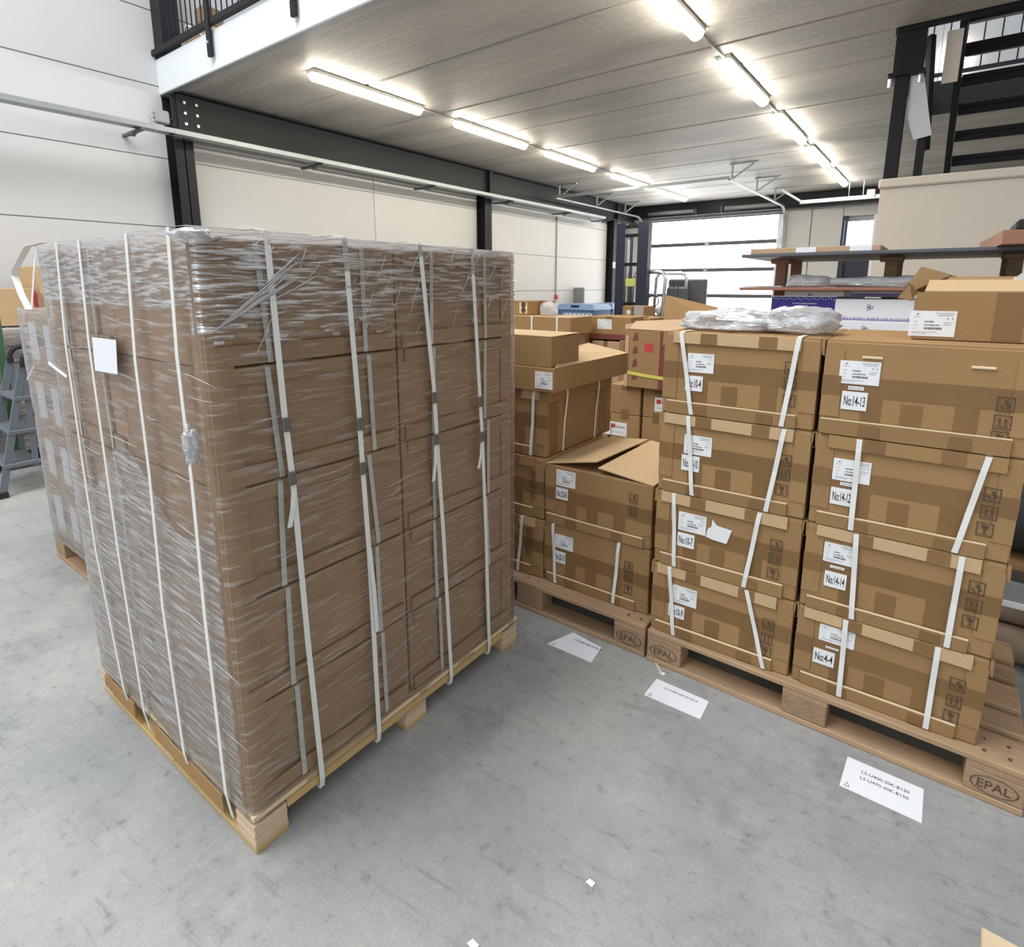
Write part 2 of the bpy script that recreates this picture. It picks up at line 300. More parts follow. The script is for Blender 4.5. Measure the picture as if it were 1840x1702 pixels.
MB().tube([(DX0-.1, DY-.14, 3.44), (DX1+.1, DY-.14, 3.44)], .014).build('torsion_shaft', 'alu', dr)
for a, b in ((DX0+.1, -5.35), (-4.6, DX1-.1)): MB().tube([(a, DY-.14, 3.44), (b, DY-.14, 3.44)], .055, 16).build('torsion_spring', 'grey', dr, True)
for xx in (-5.3, -4.66): MB().cbox(xx-.02, xx+.02, DY-.2, DY, 3.33, 3.52, .004).build('shaft_bracket', 'doorgrey', dr)
for xx in (DX0-.07, DX1+.07):
    pts = [(xx, DY-.06, .0), (xx, DY-.06, 2.95)]+[(xx, DY-.06-.42*(1-math.cos(a)), 2.95+.42*math.sin(a)) for a in [math.pi/2*t/8 for t in range(1, 9)]]+[(xx, 10.6, 3.37)]
    MB().ribbon(pts, (1, 0, 0), .06, .03).build('track', 'galv', dr)
    MB().cbox(xx-.05, xx+.05, DY-.03, DY-.002, 0, 3.3, .004).build('jamb', 'alu', dr)
    for yy in (10.75, 12.4, 13.9):
        MB().bar((xx, yy, 3.38), (xx, yy, ZC), .03, .03, (0, 1, 0)).build('hanger', 'galv', dr)
        MB().bar((xx, yy, 3.40), (xx+.35, yy+.05, ZC-.01), .025, .02, (0, 1, 0)).build('hanger', 'galv', dr)
        MB().bar((xx-.05, yy, ZC-.012), (xx+.42, yy, ZC-.012), .04, .02).build('hanger', 'galv', dr)
MB().bar((DX0-.07, 10.62, 3.40), (DX1+.07, 10.62, 3.40), .05, .05).build('cross_rail', 'galv', dr)
# glazed side door
d2 = struct('door_2')
MB().cbox(GX0, GX0+.10, DY+.02, DY+.12, 0, GZ1, .005).build('frame', 'darkblue', d2); MB().cbox(GX1-.07, GX1, DY+.12, DY+.2, 0, GZ1, .005).build('frame', 'white', d2)
MB().cbox(GX0+.1, GX1-.07, DY+.1, DY+.16, 0, 2.30, .005).build('lower_panel', 'darkblue', d2)
MB().cbox(GX0+.1, GX1-.07, DY+.1, DY+.16, 2.30, 2.42, .005).build('rail', 'darkblue', d2); MB().cbox(GX0+.1, GX1-.07, DY+.1, DY+.16, 2.98, GZ1, .005).build('rail', 'grey', d2)
MB().box(GX0+.1, GX1-.07, DY+.12, DY+.14, 2.42, 2.98).build('pane', 'pane', d2)
MB().cbox(GX1-.06, GX1+.02, DY-.02, DY+.2, 0, GZ1, .004).build('reveal', 'white', d2)
MB().tube([(GX0+.05, DY-.01, 2.35), (GX0+.05, DY-.01, 3.0)], .012).build('pull_bar', 'bluelight', d2)
# black steel frame of the mezzanine
def steel_column(y, label, wd=.2, z1=ZC-.03):
    t = thing('steel_column', label, 'column', (WX+.11, y, 0), group='black steel columns along the left wall')
    MB().box(-.1, .1, -wd/2, wd/2, .012, z1).build('shaft', 'black', t) if False else None
    MB().box(-.105, .1, -.006, .006, .012, z1).box(-.105, -.093, -wd/2, wd/2, .012, z1).box(.088, .1, -wd/2, wd/2, .012, z1).build('shaft', 'black', t)
    MB().cbox(-.105, .13, -wd/2-.03, wd/2+.03, 0, .012, .003).build('base_plate', 'black', t)
    return t
c1 = steel_column(3.27, 'black steel column rising behind the shrink-wrapped pallet at the mezzanine edge')
steel_column(8.68, 'slim black steel column halfway along the left wall')
steel_column(13.92, 'black steel column in the far corner beside the blue bins')
eb = thing('edge_beam', 'long black steel beam under the concrete ceiling along the left wall', 'beam', (WX+.2, 3.2, ZC))
L = DY-3.2-.1
MB().box(.0, .018, 0, L, -.42, -.02).build('web', 'black', eb)
MB().box(-.1, .11, 0, L, -.022, -.002).build('flange', 'black', eb); MB().box(-.1, .11, 0, L, -.44, -.42).build('flange', 'black', eb)
ep = MB().cbox(.018, .034, .02, .30, -.42, -.02, .003).build('end_plate', 'black', eb)
for k in range(3):
    for j in range(2): MB().tube([(.034, .10+j*.13, -.10-k*.11), (.05, .10+j*.13, -.10-k*.11)], .017, 6).build('bolt', 'bolt', ep)
for yy in (5.48, 10.7):
    MB().cbox(.018, .09, yy-.05, yy+.05, -.42, -.02, .003).build('stiffener', 'black', eb)
bb = thing('door_wall_beam', 'black steel beam under the ceiling above the sectional door', 'beam', (WX+.1, DY-.16, ZC))
MB().box(0, 10.6, 0, .016, -.30, -.02).build('web', 'black', bb); MB().box(0, 10.6, -.08, .09, -.02, -.002).build('flange', 'black', bb); MB().box(0, 10.6, -.08, .09, -.32, -.30).build('flange', 'black', bb)
# galvanised cable tray on the left wall
ct = thing('cable_tray', 'long galvanised cable tray running along the left wall under the beam', 'cable tray', (WX, 0, 3.150))
MB().box(.494, .50, -1.5, 12.8, 0, .045).box(.36, .50, -1.5, 12.8, -.004, 0).box(.36, .366, -1.5, 12.8, 0, .045).build('tray', 'galv', ct)
for yy in (2.75, 4.9, 7.0, 9.1, 11.2, 13.0): MB().box(.001, .50, yy-.02, yy+.02, -.03, -.005).panel([(.32, yy-.02, -.03), (.32, yy-.02, -.075), (.45, yy-.02, -.03)], .04).build('bracket', 'doorgrey', ct)
jb = thing('junction_box', 'grey plastic junction box with looped cables on the cable tray', 'junction box', (WX+.47, 2.95, 3.222))
MB().cbox(-.05, .03, -.07, .07, 0, .13, .015).build('housing', 'grey', jb)
for k in range(3): MB().tube([(.0, -.06-.06*math.sin(a), .10-.1*k/2.5-.05*(1-math.cos(a))) for a in [math.pi*t/8 for t in range(9)]], .009, 6).build('cable', 'cable', jb, True)
for k in range(2): MB().tube([(.0, .06+.07*math.sin(a), .07-.06*k-.05*(1-math.cos(a))) for a in [math.pi*t/8 for t in range(9)]], .009, 6).build('cable', 'rubber', jb, True)
# alarm switch and conduits on the far wall
sw = thing('wall_conduit', 'thin grey conduit with red call point on the far left wall panel', 'conduit', (WX, 11.38, 0))
MB().tube([(.02, 0, 1.3), (.02, 0, 3.1)], .016, 8).build('pipe', 'cable', sw); MB().cbox(0, .06, -.04, .04, 1.26, 1.36, .006).build('call_point', 'red', sw)
sw = tag(MB().cbox(WX+.215, WX+.26, 13.78, 13.86, 2.02, 2.18, .008).build('control_box', 'white'), 'small white control box on the far corner column', 'switch')
# lamps
rows = [(-5.25, [(3.72, 5.22), (5.83, 7.38), (7.93, 9.48), (10.2, 11.78), (12.34, 14.0)]), (-1.89, [(3.5, 5.12), (5.8, 7.31), (7.93, 9.52), (10.03, 11.63), (12.1, 13.9)])]
ordn = ['nearest', 'second', 'third', 'fourth', 'farthest']
for r, (x, lst) in enumerate(rows):
    for k, (a, b) in enumerate(lst):
        t = thing('ceiling_lamp', f'{ordn[k]} glowing batten lamp in the {"left" if r == 0 else "right"} ceiling row', 'lamp', (x, a, ZC), group='batten lamps under the concrete ceiling')
        Ln = b-a
        MB().cbox(-.0645, .0645, 0.0, Ln, -.040, -.002, .004).build('housing', 'lampbody', t)
        m = MB(); n_ = 8; vs = []
        for yy in (.0, .03, Ln-.03, Ln):
            q = .6 if yy in (0., Ln) else 1
            vs += [(.062*q*math.cos(math.pi*i/n_), yy, -.040-.062*q*math.sin(math.pi*i/n_)) for i in range(n_+1)]
        fs = [tuple(range(n_+1)), tuple(range(3*(n_+1), 4*(n_+1)))]
        for j in range(3): fs += [(j*(n_+1)+i, j*(n_+1)+i+1, (j+1)*(n_+1)+i+1, (j+1)*(n_+1)+i) for i in range(n_)]
        m.add(vs, fs).build('diffuser', 'lamp', t, True)
    t = thing('lamp_conduit', f'thin grey conduit linking the {"left" if r == 0 else "right"} row of ceiling lamps', 'conduit', (x, 0, ZC-.018))
    for (a, b), (c, d) in zip(lst[:-1], lst[1:]): MB().tube([(0, b, 0), (0, c, 0)], .012, 8).build('pipe', 'cable', t)
# conduit frame by the side door
ck = thing('hanging_cable_rail', 'white hanging cable rail above the side door', 'cable rail', (-2.7, 13.9, 3.28))
MB().cbox(0, 2.2, -.03, .03, 0, .07, .004).build('rail', 'white', ck)
for xx in (.9, 1.15): MB().tube([(xx, 0, .07), (xx, 0, ZC-3.28)], .006, 6).build('rod', 'alu', ck)
MB().cbox(1.22, 1.36, -.05, .02, .03, .17, .006).build('socket', 'white', ck)
MB().bar((.02, 0, .05), (-.35, -.3, .3), .05, .03).build('brace', 'galv', ck)
# mezzanine railing
rg = thing('mezzanine_railing', 'black steel bar railing on the white mezzanine edge', 'railing', (0, MY-.02, 0))
xp = [-5.97, -4.57, -3.17, -1.77]
MB().cbox(WX, 0, -.02, .03, 4.02, 4.075, .003).build('bottom_rail', 'black', rg); MB().cbox(WX, 0, -.02, .03, 5.0, 5.05, .003).build('top_rail', 'black', rg)
for x in xp:
    p = MB().cbox(x-.03, x+.03, -.035, .0, 3.74, 5.0, .003).build('post', 'black', rg); MB().tube([(x+.01, -.04, 3.86), (x+.01, -.055, 3.86)], .014, 8).build('bolt', 'bolt', p)
x = WX+.42
while x < -1.2:
    MB().box(x-.005, x+.005, -.002, .008, 4.07, 5.0).build('bar', 'black', rg); x += .098
MB().cbox(WX+.005, WX+.20, .02, .22, 3.99, 6.4, .004).build('wall_column', 'black', rg)
up = thing('log_basket', 'dark brown bundle tied with white cord behind the mezzanine railing', 'bundle', (-6.72, 3.45, 3.99))
MB().tube([(-.2, 0, .13), (-.16, 0, .15), (.2, 0, .16), (.25, 0, .13)], [.05, .13, .13, .08], 12).build('bundle', 'card_dark', up, True)
MB().box(.05, .25, -.1, .1, .25, .42).build('crate', 'wood_old', up); MB().tube([(-.16, -.14, .22), (0, -.17, .26), (.15, -.16, .2), (.22, -.13, .12)], .012, 6).build('cord', 'white', up, True)
# stairwell: posts, stair, upper railing
sp = thing('stair_post', 'thick black steel post with bolted bracket at the stairwell corner', 'post', (-.50, 6.2, 0))
MB().cbox(-.05, .05, -.05, .05, .012, 3.30, .004).build('shaft', 'black', sp); MB().cbox(-.07, .14, -.07, .07, 3.30, ZC+.02, .004).build('head', 'black', sp)
MB().cbox(-.10, .16, -.09, .09, 3.285, 3.315, .003).build('bracket_plate', 'black', sp)
for xx in (-.08, .13): MB().tube([(xx, -.02, 3.22), (xx, -.02, 3.29)], .02, 8).build('bolt', 'bolt', sp)
MB().cbox(-.15, .15, -.12, .12, 0, .012, .003).build('base_plate', 'black', sp)
ss = thing('stair_brace', 'slim black stair brace with pale pointed steel plate', 'brace', (-.31, 6.25, 0))
MB().cbox(-.03, .03, -.03, .03, 0, 2.85, .003).build('shaft', 'black', ss); MB().bar((.03, .05, 2.7), (-.03, .1, 3.62), .05, .05).build('strut', 'black', ss)
q = [PY(1641, 104, 6.2), PY(1657, 104, 6.2), PY(1674, 243, 6.2), PY(1641, 252, 6.2), PY(1630, 209, 6.2)]
MB().panel([v-Vector((-.31, 6.25, 0)) for v in q], -.015).build('plate', 'white_lac', ss)
st = thing('staircase', 'black open-tread steel staircase rising through the stairwell opening', 'staircase', (0, 0, 0))
n_t = 19
z_of = lambda i: 3.80-.19*i; y_of = lambda i: 6.45+.23*i
for i in range(n_t):
    t = MB().cbox(-.10, 1.15, y_of(i), y_of(i)+.25, z_of(i)-.04, z_of(i), .003).build('tread', 'black', st); MB().cbox(-.10, 1.15, y_of(i), y_of(i)+.02, z_of(i)-.10, z_of(i)-.041, .003).build('nosing', 'black', t); MB().box(-.09, 1.14, y_of(i)+.03, y_of(i)+.245, z_of(i)-.044, z_of(i)-.0405).build('lit_underside', 'grey', t)  # grey sheet below each black tread puts the light from below into colour
for xx in (-.13, 1.18): MB().bar((xx, y_of(-1), z_of(-1)-.05), (xx, y_of(n_t-1)+.2, z_of(n_t-1)-.12), .05, .24, (0, 0, 1)).build('stringer', 'black', st)
sr = thing('stairwell_beam', 'black steel trimmer beam around the stairwell opening', 'beam', (0, 0, 0))
MB().box(SX0, SX1, SY0-.02, SY0+.02, ZC-.03, 4.0).build('beam', 'black', sr); MB().box(SX0-.02, SX0+.02, SY0+.02, SY1, ZC-.03, 4.0).build('beam', 'black', sr); MB().box(SX0, SX1, SY1-.02, SY1+.02, ZC-.03, 4.0).build('beam', 'black', sr)
ur = thing('upper_railing', 'black bar railing upstairs seen between the stair treads', 'railing', (0, SY1+.1, 4.0))
MB().box(SX0, SX1, -.02, .02, .08, .12).build('bottom_rail', 'black', ur); MB().box(SX0, SX1, -.02, .02, 1.0, 1.05).build('top_rail', 'black', ur)
for k in range(14): MB().box(SX0+.08+k*.165, SX0+.095+k*.165, -.008, .008, .1, 1.0).build('bar', 'black', ur)
ul = thing('upstairs_lamp', 'bright batten lamp upstairs glimpsed beside the staircase', 'lamp', PY(1715, 105, 15.06)); MB().cbox(-.12, .12, -.03, .03, -.25, .25, .02).build('diffuser', 'lamp', ul)
sp2 = tag(MB().cbox(-.23, -.12, 6.32, 6.34, 3.22, 3.62, .003).build('steel_plate', 'cream'), 'pale narrow steel plate hanging beside the black staircase', 'plate')
# cream room under the stairs
rm = struct('wall_room')
MB().box(-.50, 3.6, 5.5, 5.6, 0, 2.30).build('front_panel', 'cream', rm); MB().box(-.50, -.40, 5.6, 6.1, 0, 2.30).build('side_panel', 'cream', rm)
MB().cbox(-.515, 3.6, 5.475, 6.1, 2.302, 2.372, .012).build('cap', 'cream', rm)
# ================================================================== PALLETS
def eur_pallet(name, label, x0, y0, rz=0, wood='wood', stamps=(), detail=True, z=0, group='wooden euro pallets'):
    """1200 x 800 x 144 mm pallet, long side along local x, origin at the front left corner"""
    t = thing(name, label, 'pallet', (x0, y0, z), rz, group)
    for a, b in ((0, .1), (.35, .45), (.7, .8)):
        MB().cbox(0, 1.2, a, b, 0, .022, .003).build('bottom_board', wood, t)
        for k, (p, q) in enumerate(((0, .145), (.5275, .6725), (1.055, 1.2))):
            o = MB().cbox(p, q, a+.001 if a else .002, b-.001, .022, .100, .004).build('block', 'block', t)
            if a == 0 and k in stamps:
                c = ((p+q)/2, .06); m = MB(); n = 28; vs = []
                for j in range(n):
                    an = 2*math.pi*j/n
                    for s_ in (1, .94): vs.append((c[0]+.058*s_*math.cos(an), .0005, c[1]+.030*s_*math.sin(an)))
                m.add(vs, [(2*j, 2*j+1, (2*j+3) % (2*n), (2*j+2) % (2*n)) for j in range(n)]).build('stamp_ring', 'brown_ink', o)
                letter('EPAL', 'brown_ink', o, (c[0]-.040, .0004, c[1]-.014), (1, 0, 0), (0, 0, 1), .080, .028)
    for p, q in ((0, .145), (.5275, .6725), (1.055, 1.2)): MB().cbox(p, q, 0.002, .8, .100, .122, .003).build('stringer_board', 'wood_y', t)
    for a, b in ((0, .145), (.1875, .2875), (.3275, .4725), (.5125, .6125), (.655, .8)):
        o = MB().cbox(0, 1.2, a, b, .122, .144, .004).build('deck_board', wood, t)
        if a == 0 and detail:
            m = MB()
            for xx in (.04, .10, .57, .63, 1.10, 1.16):
                for yy in (.04, .10): m.tube([(xx+random.uniform(-.01, .01), yy, .1442), (xx, yy, .1448)], .005, 6)
            m.build('nail_heads', 'brown_ink', o)['kind'] = 'stuff'
    return t
eur_pallet('euro_pallet', 'wooden pallet stamped EPAL on both front corners, under the two right carton columns', -.836, 2.072, -.016, stamps=(0, 2))
eur_pallet('euro_pallet', 'wooden pallet stamped EPAL at its right corner, half hidden behind the wrapped load', -2.050, 2.080, .0, stamps=(2,))
# ================================================================== CARTONS
def icon_mesh(kind):
    m = MB(); a = .5
    for x0, x1, z0, z1 in ((-a, a, -a, -a+.07), (-a, a, a-.07, a), (-a, -a+.07, -a, a), (a-.07, a, -a, a)): m.add([(x0, 0, z0), (x1, 0, z0), (x1, 0, z1), (x0, 0, z1)], [(0, 1, 2, 3)])
    if kind == 'arrows':
        for c in (-.17, .17):
            m.add([(c-.05, 0, -.22), (c+.05, 0, -.22), (c+.05, 0, .12), (c-.05, 0, .12)], [(0, 1, 2, 3)]); m.add([(c-.12, 0, .10), (c+.12, 0, .10), (c, 0, .34)], [(0, 1, 2)])
        m.add([(-.34, 0, -.34), (.34, 0, -.34), (.34, 0, -.27), (-.34, 0, -.27)], [(0, 1, 2, 3)])
    elif kind == 'glass':
        m.add([(-.22, 0, .34), (-.2, 0, .1), (-.05, 0, -.02), (.05, 0, -.02), (.2, 0, .1), (.22, 0, .34), (.1, 0, .24), (-.02, 0, .34)], [tuple(range(8))])
        m.add([(-.04, 0, 0), (.04, 0, 0), (.04, 0, -.3), (-.04, 0, -.3)], [(0, 1, 2, 3)]); m.add([(-.18, 0, -.28), (.18, 0, -.28), (.18, 0, -.34), (-.18, 0, -.34)], [(0, 1, 2, 3)])
    else:
        m.add([(-.1, 0, .1), (.0, 0, .3), (.18, 0, .26), (.24, 0, .08), (.1, 0, -.06)], [tuple(range(5))])
        for s in (-1, 1): m.add([(.08*s, 0, -.34), (.32*s, 0, -.14), (.3*s, 0, .0), (.2*s, 0, -.08), (.05*s, 0, -.2)], [tuple(range(5))])
    me = bpy.data.meshes.new('handling_icon'); me.from_pydata(m.v, [], m.f); return me
ICONS = [icon_mesh(k) for k in ('hands', 'arrows', 'glass')]
def label_print():
    m = MB()
    def r(x0, x1, y0, y1): m.add([(x0, y0, 0), (x1, y0, 0), (x1, y1, 0), (x0, y1, 0)], [(0, 1, 2, 3)])
    random.seed(3)
    m.add([(.13, .84, 0), (.17, .84, 0), (.19, .93, 0)], [(0, 1, 2)])
    x = .33
    while x < .70:
        q = random.uniform(.008, .022); r(x, x+q, .27, .36)
        if x < .52: r(x, x+q, .55, .61)
        if x < .66: r(x, x+q, .42, .47)
        x += q+random.uniform(.006, .016)
    return m
def label_grey():
    m = MB()
    def r(x0, x1, y0, y1): m.add([(x0, y0, 0), (x1, y0, 0), (x1, y1, 0), (x0, y1, 0)], [(0, 1, 2, 3)])
    r(.55, .96, .90, .93); r(.60, .93, .82, .85); r(.08, .22, .76, .78); r(.80, .84, .68, .74); r(.90, .94, .68, .74); r(.10, .18, .57, .59); r(.10, .18, .43, .45); r(.10, .16, .3, .32); r(.74, .95, .55, .57); r(.74, .90, .46, .49); r(.07, .62, .16, .18); r(.07, .4, .10, .12)
    return m
_lp, _lg = label_print(), label_grey()
def unit_print(mb, o3, ux, uy, w_, h_, name, mat, parent):
    o3, ux, uy = Vector(o3), Vector(ux), Vector(uy)
    me = bpy.data.meshes.new(name); me.from_pydata([o3+ux*(v[0]*w_)+uy*(v[1]*h_) for v in mb.v], [], mb.f); o = obj(name, me, mat, parent); o['kind'] = 'stuff'; return o
def shipping_label(parent, x0, z0, x1, z1, off=.0032, name='shipping_label'):
    o = MB().cbox(x0, x1, -off-.0006, -.0005, z0, z1, .0002).build(name, 'sticker', parent)
    unit_print(_lp, (x0, -off-.0010, z0), (1, 0, 0), (0, 0, 1), x1-x0, z1-z0, 'barcode', 'ink', o); unit_print(_lg, (x0, -off-.0010, z0), (1, 0, 0), (0, 0, 1), x1-x0, z1-z0, 'small_print', 'grey_ink', o)
    return o
def carton(label, x0, x1, yf, dep, z0, z1, rz=0, num=None, nb=None, lab=None, tg=None, straps=(), icons=(), group='cartons on the right pallets', lid=True, low=True, body='card', tapes=True, name='carton', top=True, seed=0, isz=.042):
    """carton with its front at y = yf; pixel boxes of labels, straps and icons lie on that front"""
    rnd = random.Random(sum(map(ord, label)) % 9999 if seed == 0 else seed); w_, h = x1-x0, z1-z0; base = Vector(((x0+x1)/2, yf, z0))
    t = thing(name, label, 'box', base, rz, group); a, b = -w_/2, w_/2
    loc = lambda p: PY(p[0], p[1], yf)-base
    MB().cbox(a, b, 0, dep, 0, h-.004 if top else h, .005).build('body', body, t)
    if tapes:
        v0 = h*rnd.uniform(.40, .46)
        MB().box(a-.0012, b+.0012, -.0014, .12, v0, v0+.062).build('tape', 'tape', t)
        for u, q0, q1 in ((.27, .09, .40), (.72, .09, .40), (.47, .16, .38)):
            MB().box(a+w_*u-.028, a+w_*u+.028, -.0010, .0, h*q0, h*q1+.004 if u == .47 else v0+.001).build('tape', 'tape', t)
        MB().box(a+.0005, a+.055, -.0035, 0, .06, h-.03).build('side_flap', body, t); MB().box(b-.052, b-.0005, -.0035, 0, .06, h-.03).build('side_flap', body, t)
        for u in (a-.0004, b-.053): MB().box(u, u+.0538, -.0046, -.0036, v0, v0+.062).build('tape', 'tape', t)
    if lid:
        e0, e1 = a+rnd.uniform(.015, .04), b-rnd.uniform(.03, .06); dz = rnd.uniform(-.003, .004)
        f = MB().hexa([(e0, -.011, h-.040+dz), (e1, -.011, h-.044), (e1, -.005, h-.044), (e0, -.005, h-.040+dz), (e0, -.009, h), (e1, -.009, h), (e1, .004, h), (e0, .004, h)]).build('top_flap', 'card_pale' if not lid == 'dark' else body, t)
        for u in (.26, .64): MB().hexa([(a+w_*u, -.0124, h-.040), (a+w_*(u+.11), -.0124, h-.040), (a+w_*(u+.11), -.0105, h-.040), (a+w_*u, -.0105, h-.040), (a+w_*u, -.0104, h-.001), (a+w_*(u+.11), -.0104, h-.001), (a+w_*(u+.11), -.0085, h-.001), (a+w_*u, -.0085, h-.001)]).build('tape', 'tape', f)
        for s in (-1, 1):
            xx = a if s < 0 else b
            MB().hexa([(xx+s*.001, .004, h-.05), (xx+s*.011, .004, h-.055), (xx+s*.011, dep-.02, h-.055), (xx+s*.001, dep-.02, h-.05), (xx+s*.0, .004, h), (xx+s*.009, .004, h-.003), (xx+s*.009, dep-.02, h-.003), (xx+s*.0, dep-.02, h)]).build('side_lip', body, t)
    if low:
        e0, e1 = a+rnd.uniform(.006, .03), b-rnd.uniform(.03, .07); z_ = rnd.uniform(.044, .052); z2 = z_+rnd.uniform(-.004, .004)
        f = MB().hexa([(e0, -.008, .002), (e1, -.008, .002), (e1, -.001, .002), (e0, -.001, .002), (e0, -.013, z_), (e1, -.013, z2), (e1, -.006, z2), (e0, -.006, z_)]).build('bottom_flap', body, t)
        MB().hexa([(e0, -.0134, z_-.001), (e1, -.0134, z2-.001), (e1, -.0058, z2-.001), (e0, -.0058, z_-.001), (e0, -.0134, z_+.0022), (e1, -.0134, z2+.0022), (e1, -.0058, z2+.0022), (e0, -.0058, z_+.0022)]).build('cut_edge', 'card_edge', f)
        MB().box(a+w_*.22, a+w_*.33, -.0122, -.0092, .006, z_*.86).build('tape', 'tape', f); MB().box(a+w_*.66, a+w_*.76, -.0122, -.0092, .006, z_*.86).build('tape', 'tape', f)
    if top: MB().box(a+.002, b-.002, .004, dep-.004, h-.004, h-.0005).build('top_panel', 'card', t)
    if lab: p, q = loc(lab[:2]), loc(lab[2:]); shipping_label(t, p.x, q.z, q.x, p.z)
    if tg:
        p, q = loc(tg[:2]), loc(tg[2:]); o = MB().box(p.x, q.x, -.0046, -.0038, q.z, p.z).build('order_tag', 'sticker', t); letter('PO-0115601', 'ink', o, (p.x+.1*(q.x-p.x), -.0049, q.z+.25*(p.z-q.z)), (1, 0, 0), (0, 0, 1), .8*(q.x-p.x), .5*(p.z-q.z))
    if num:
        p, q = loc(nb[:2]), loc(nb[2:]); o = MB().box(p.x, q.x, -.0044, -.0006, q.z, p.z).build('number_label', 'sticker', t)
        letter(num, 'ink', o, (p.x+.10*(q.x-p.x), -.0049, q.z+.22*(p.z-q.z)), (1, 0, 0), (0, 0, 1), .82*(q.x-p.x), .56*(p.z-q.z), .012)
    for k, p in enumerate(icons): p = loc(p); o = obj('handling_icon', ICONS[k % 3], 'brown_ink', t, (p.x, -.0052, p.z)); o.scale = (isz*.93, 1, isz)
    for s in straps:
        p, q = loc(s[:2]), loc(s[2:])
        MB().ribbon([(p.x, .10, h+.002), (p.x, .005, h+.003), (p.x, -.012, h-.004), (p.x+(q.x-p.x)*.15, -.0145, h-.045), ((p.x+q.x)/2, -.010, h*.5), (q.x-(q.x-p.x)*.15, -.0155, .05), (q.x, -.014, .006), (q.x, -.004, .001)], (1, 0, 0), .0155, .0014).build('strap', 'strap', t)
    return t
ZL = [.1445, .445, .757, 1.074, 1.386]
AX, BX, YA = (-.834, -.303), (-.289, .239), 2.098
GA = 'strapped cartons stacked on the right pallet'
carton('topmost carton of its column numbered 10-4 under the two clear plastic bags', *AX, YA, .585, ZL[3], ZL[4]-.002, num='No:10-4', nb=(1233, 674, 1262, 704), lab=(1237, 634, 1282, 672), straps=[(1227, 592, 1244, 740), (1438, 602, 1405, 762)], icons=[(1422, 661), (1420, 690), (1418, 720)], group=GA)
carton('strapped carton numbered 10-10, second from the top of the column with plastic bags', *AX, YA, .585, ZL[2], ZL[3]-.002, num='No:10-10', nb=(1226, 816, 1256, 849), lab=(1231, 780, 1278, 822), straps=[(1239, 742, 1245, 890), (1411, 768, 1377, 917)], icons=[(1411.6, 827), (1408, 853), (1404.6, 880)], group=GA)
t = carton('strapped carton numbered 10-7 with a torn white sticker beside its label', *AX, YA, .585, ZL[1], ZL[2]-.002, num='No:10-7', nb=(1218.5, 955, 1247, 987), lab=(1220.7, 918, 1268, 963), straps=[(1213.6, 880, 1213, 1017), (1367, 918, 1337, 1055)], icons=[(1395, 979.5), (1391.6, 1004), (1388.7, 1030)], group=GA)
q = [PY(*p, YA)-t.location for p in ((1281, 933), (1289, 944), (1316, 953), (1306, 977), (1283, 970), (1269, 964), (1272, 950), (1279, 946))]
MB().panel([(v.x, -.0042, v.z) for v in q], .0008).build('torn_sticker', 'sticker', t)
carton('bottom carton numbered 10-9 with one slanting strap, on the pallet', *AX, YA, .585, ZL[0], ZL[1]-.002, num='No:10-9', nb=(1202, 1083, 1229, 1114), lab=(1209, 1049, 1251, 1094), straps=[(1205, 1017, 1211, 1143), (1343, 1060, 1371, 1208)], icons=[(1380.6, 1122), (1377.7, 1148), (1375.5, 1170)], group=GA)
t = carton('unstrapped carton numbered 14-13 below the open box with crumpled film', *BX, YA, .585, ZL[3], ZL[4]-.002, num='No:14-13', nb=(1514, 702, 1556, 739), lab=(1511, 647, 1579, 694), tg=(1525, 693, 1552, 702), icons=[(1807, 727), (1801, 759), (1795, 788)], group=GA, lid=False)
for p in ((1568, 643), (1768, 661)): c = PY(*p, YA)-t.location; MB().cbox(c.x-.028, c.x+.028, -.007, -.0008, c.z-.004, c.z+.004, .002).build('staple_strip', 'card_edge', t)
carton('strapped carton numbered 14-12, second from the top of the rightmost column', *BX, YA, .585, ZL[2], ZL[3]-.002, num='No:14-12', nb=(1494, 874, 1530, 911), lab=(1499, 822, 1562, 872), tg=(1510, 865, 1533, 875), straps=[(1545, 793, 1529, 950), (1776, 827, 1714, 993)], icons=[(1783, 889), (1776.6, 921), (1769, 951)], group=GA, lid='dark')
carton('strapped carton numbered 14-14, third from the top of the rightmost column', *BX, YA, .585, ZL[1], ZL[2]-.002, num='No:14-14', nb=(1483, 1024, 1519, 1061), lab=(1482.5, 972, 1534, 1020), tg=(1492, 1014, 1517, 1025), straps=[(1540, 954, 1530, 1112), (1729, 999, 1700, 1162)], icons=[(1755, 1056), (1749.8, 1088), (1742.6, 1117)], group=GA)
carton('bottom carton numbered 4-4 of the rightmost column, on the pallet', *BX, YA, .585, ZL[0], ZL[1]-.002, num='No:4-4', nb=(1462.6, 1162, 1497.6, 1200), lab=(1474, 1119, 1534, 1168), tg=(1484, 1159, 1507, 1170), straps=[(1521, 1111, 1507, 1253), (1686, 1160, 1661, 1316)], icons=[(1720.5, 1230), (1713.7, 1260), (1708, 1287)], group=GA)
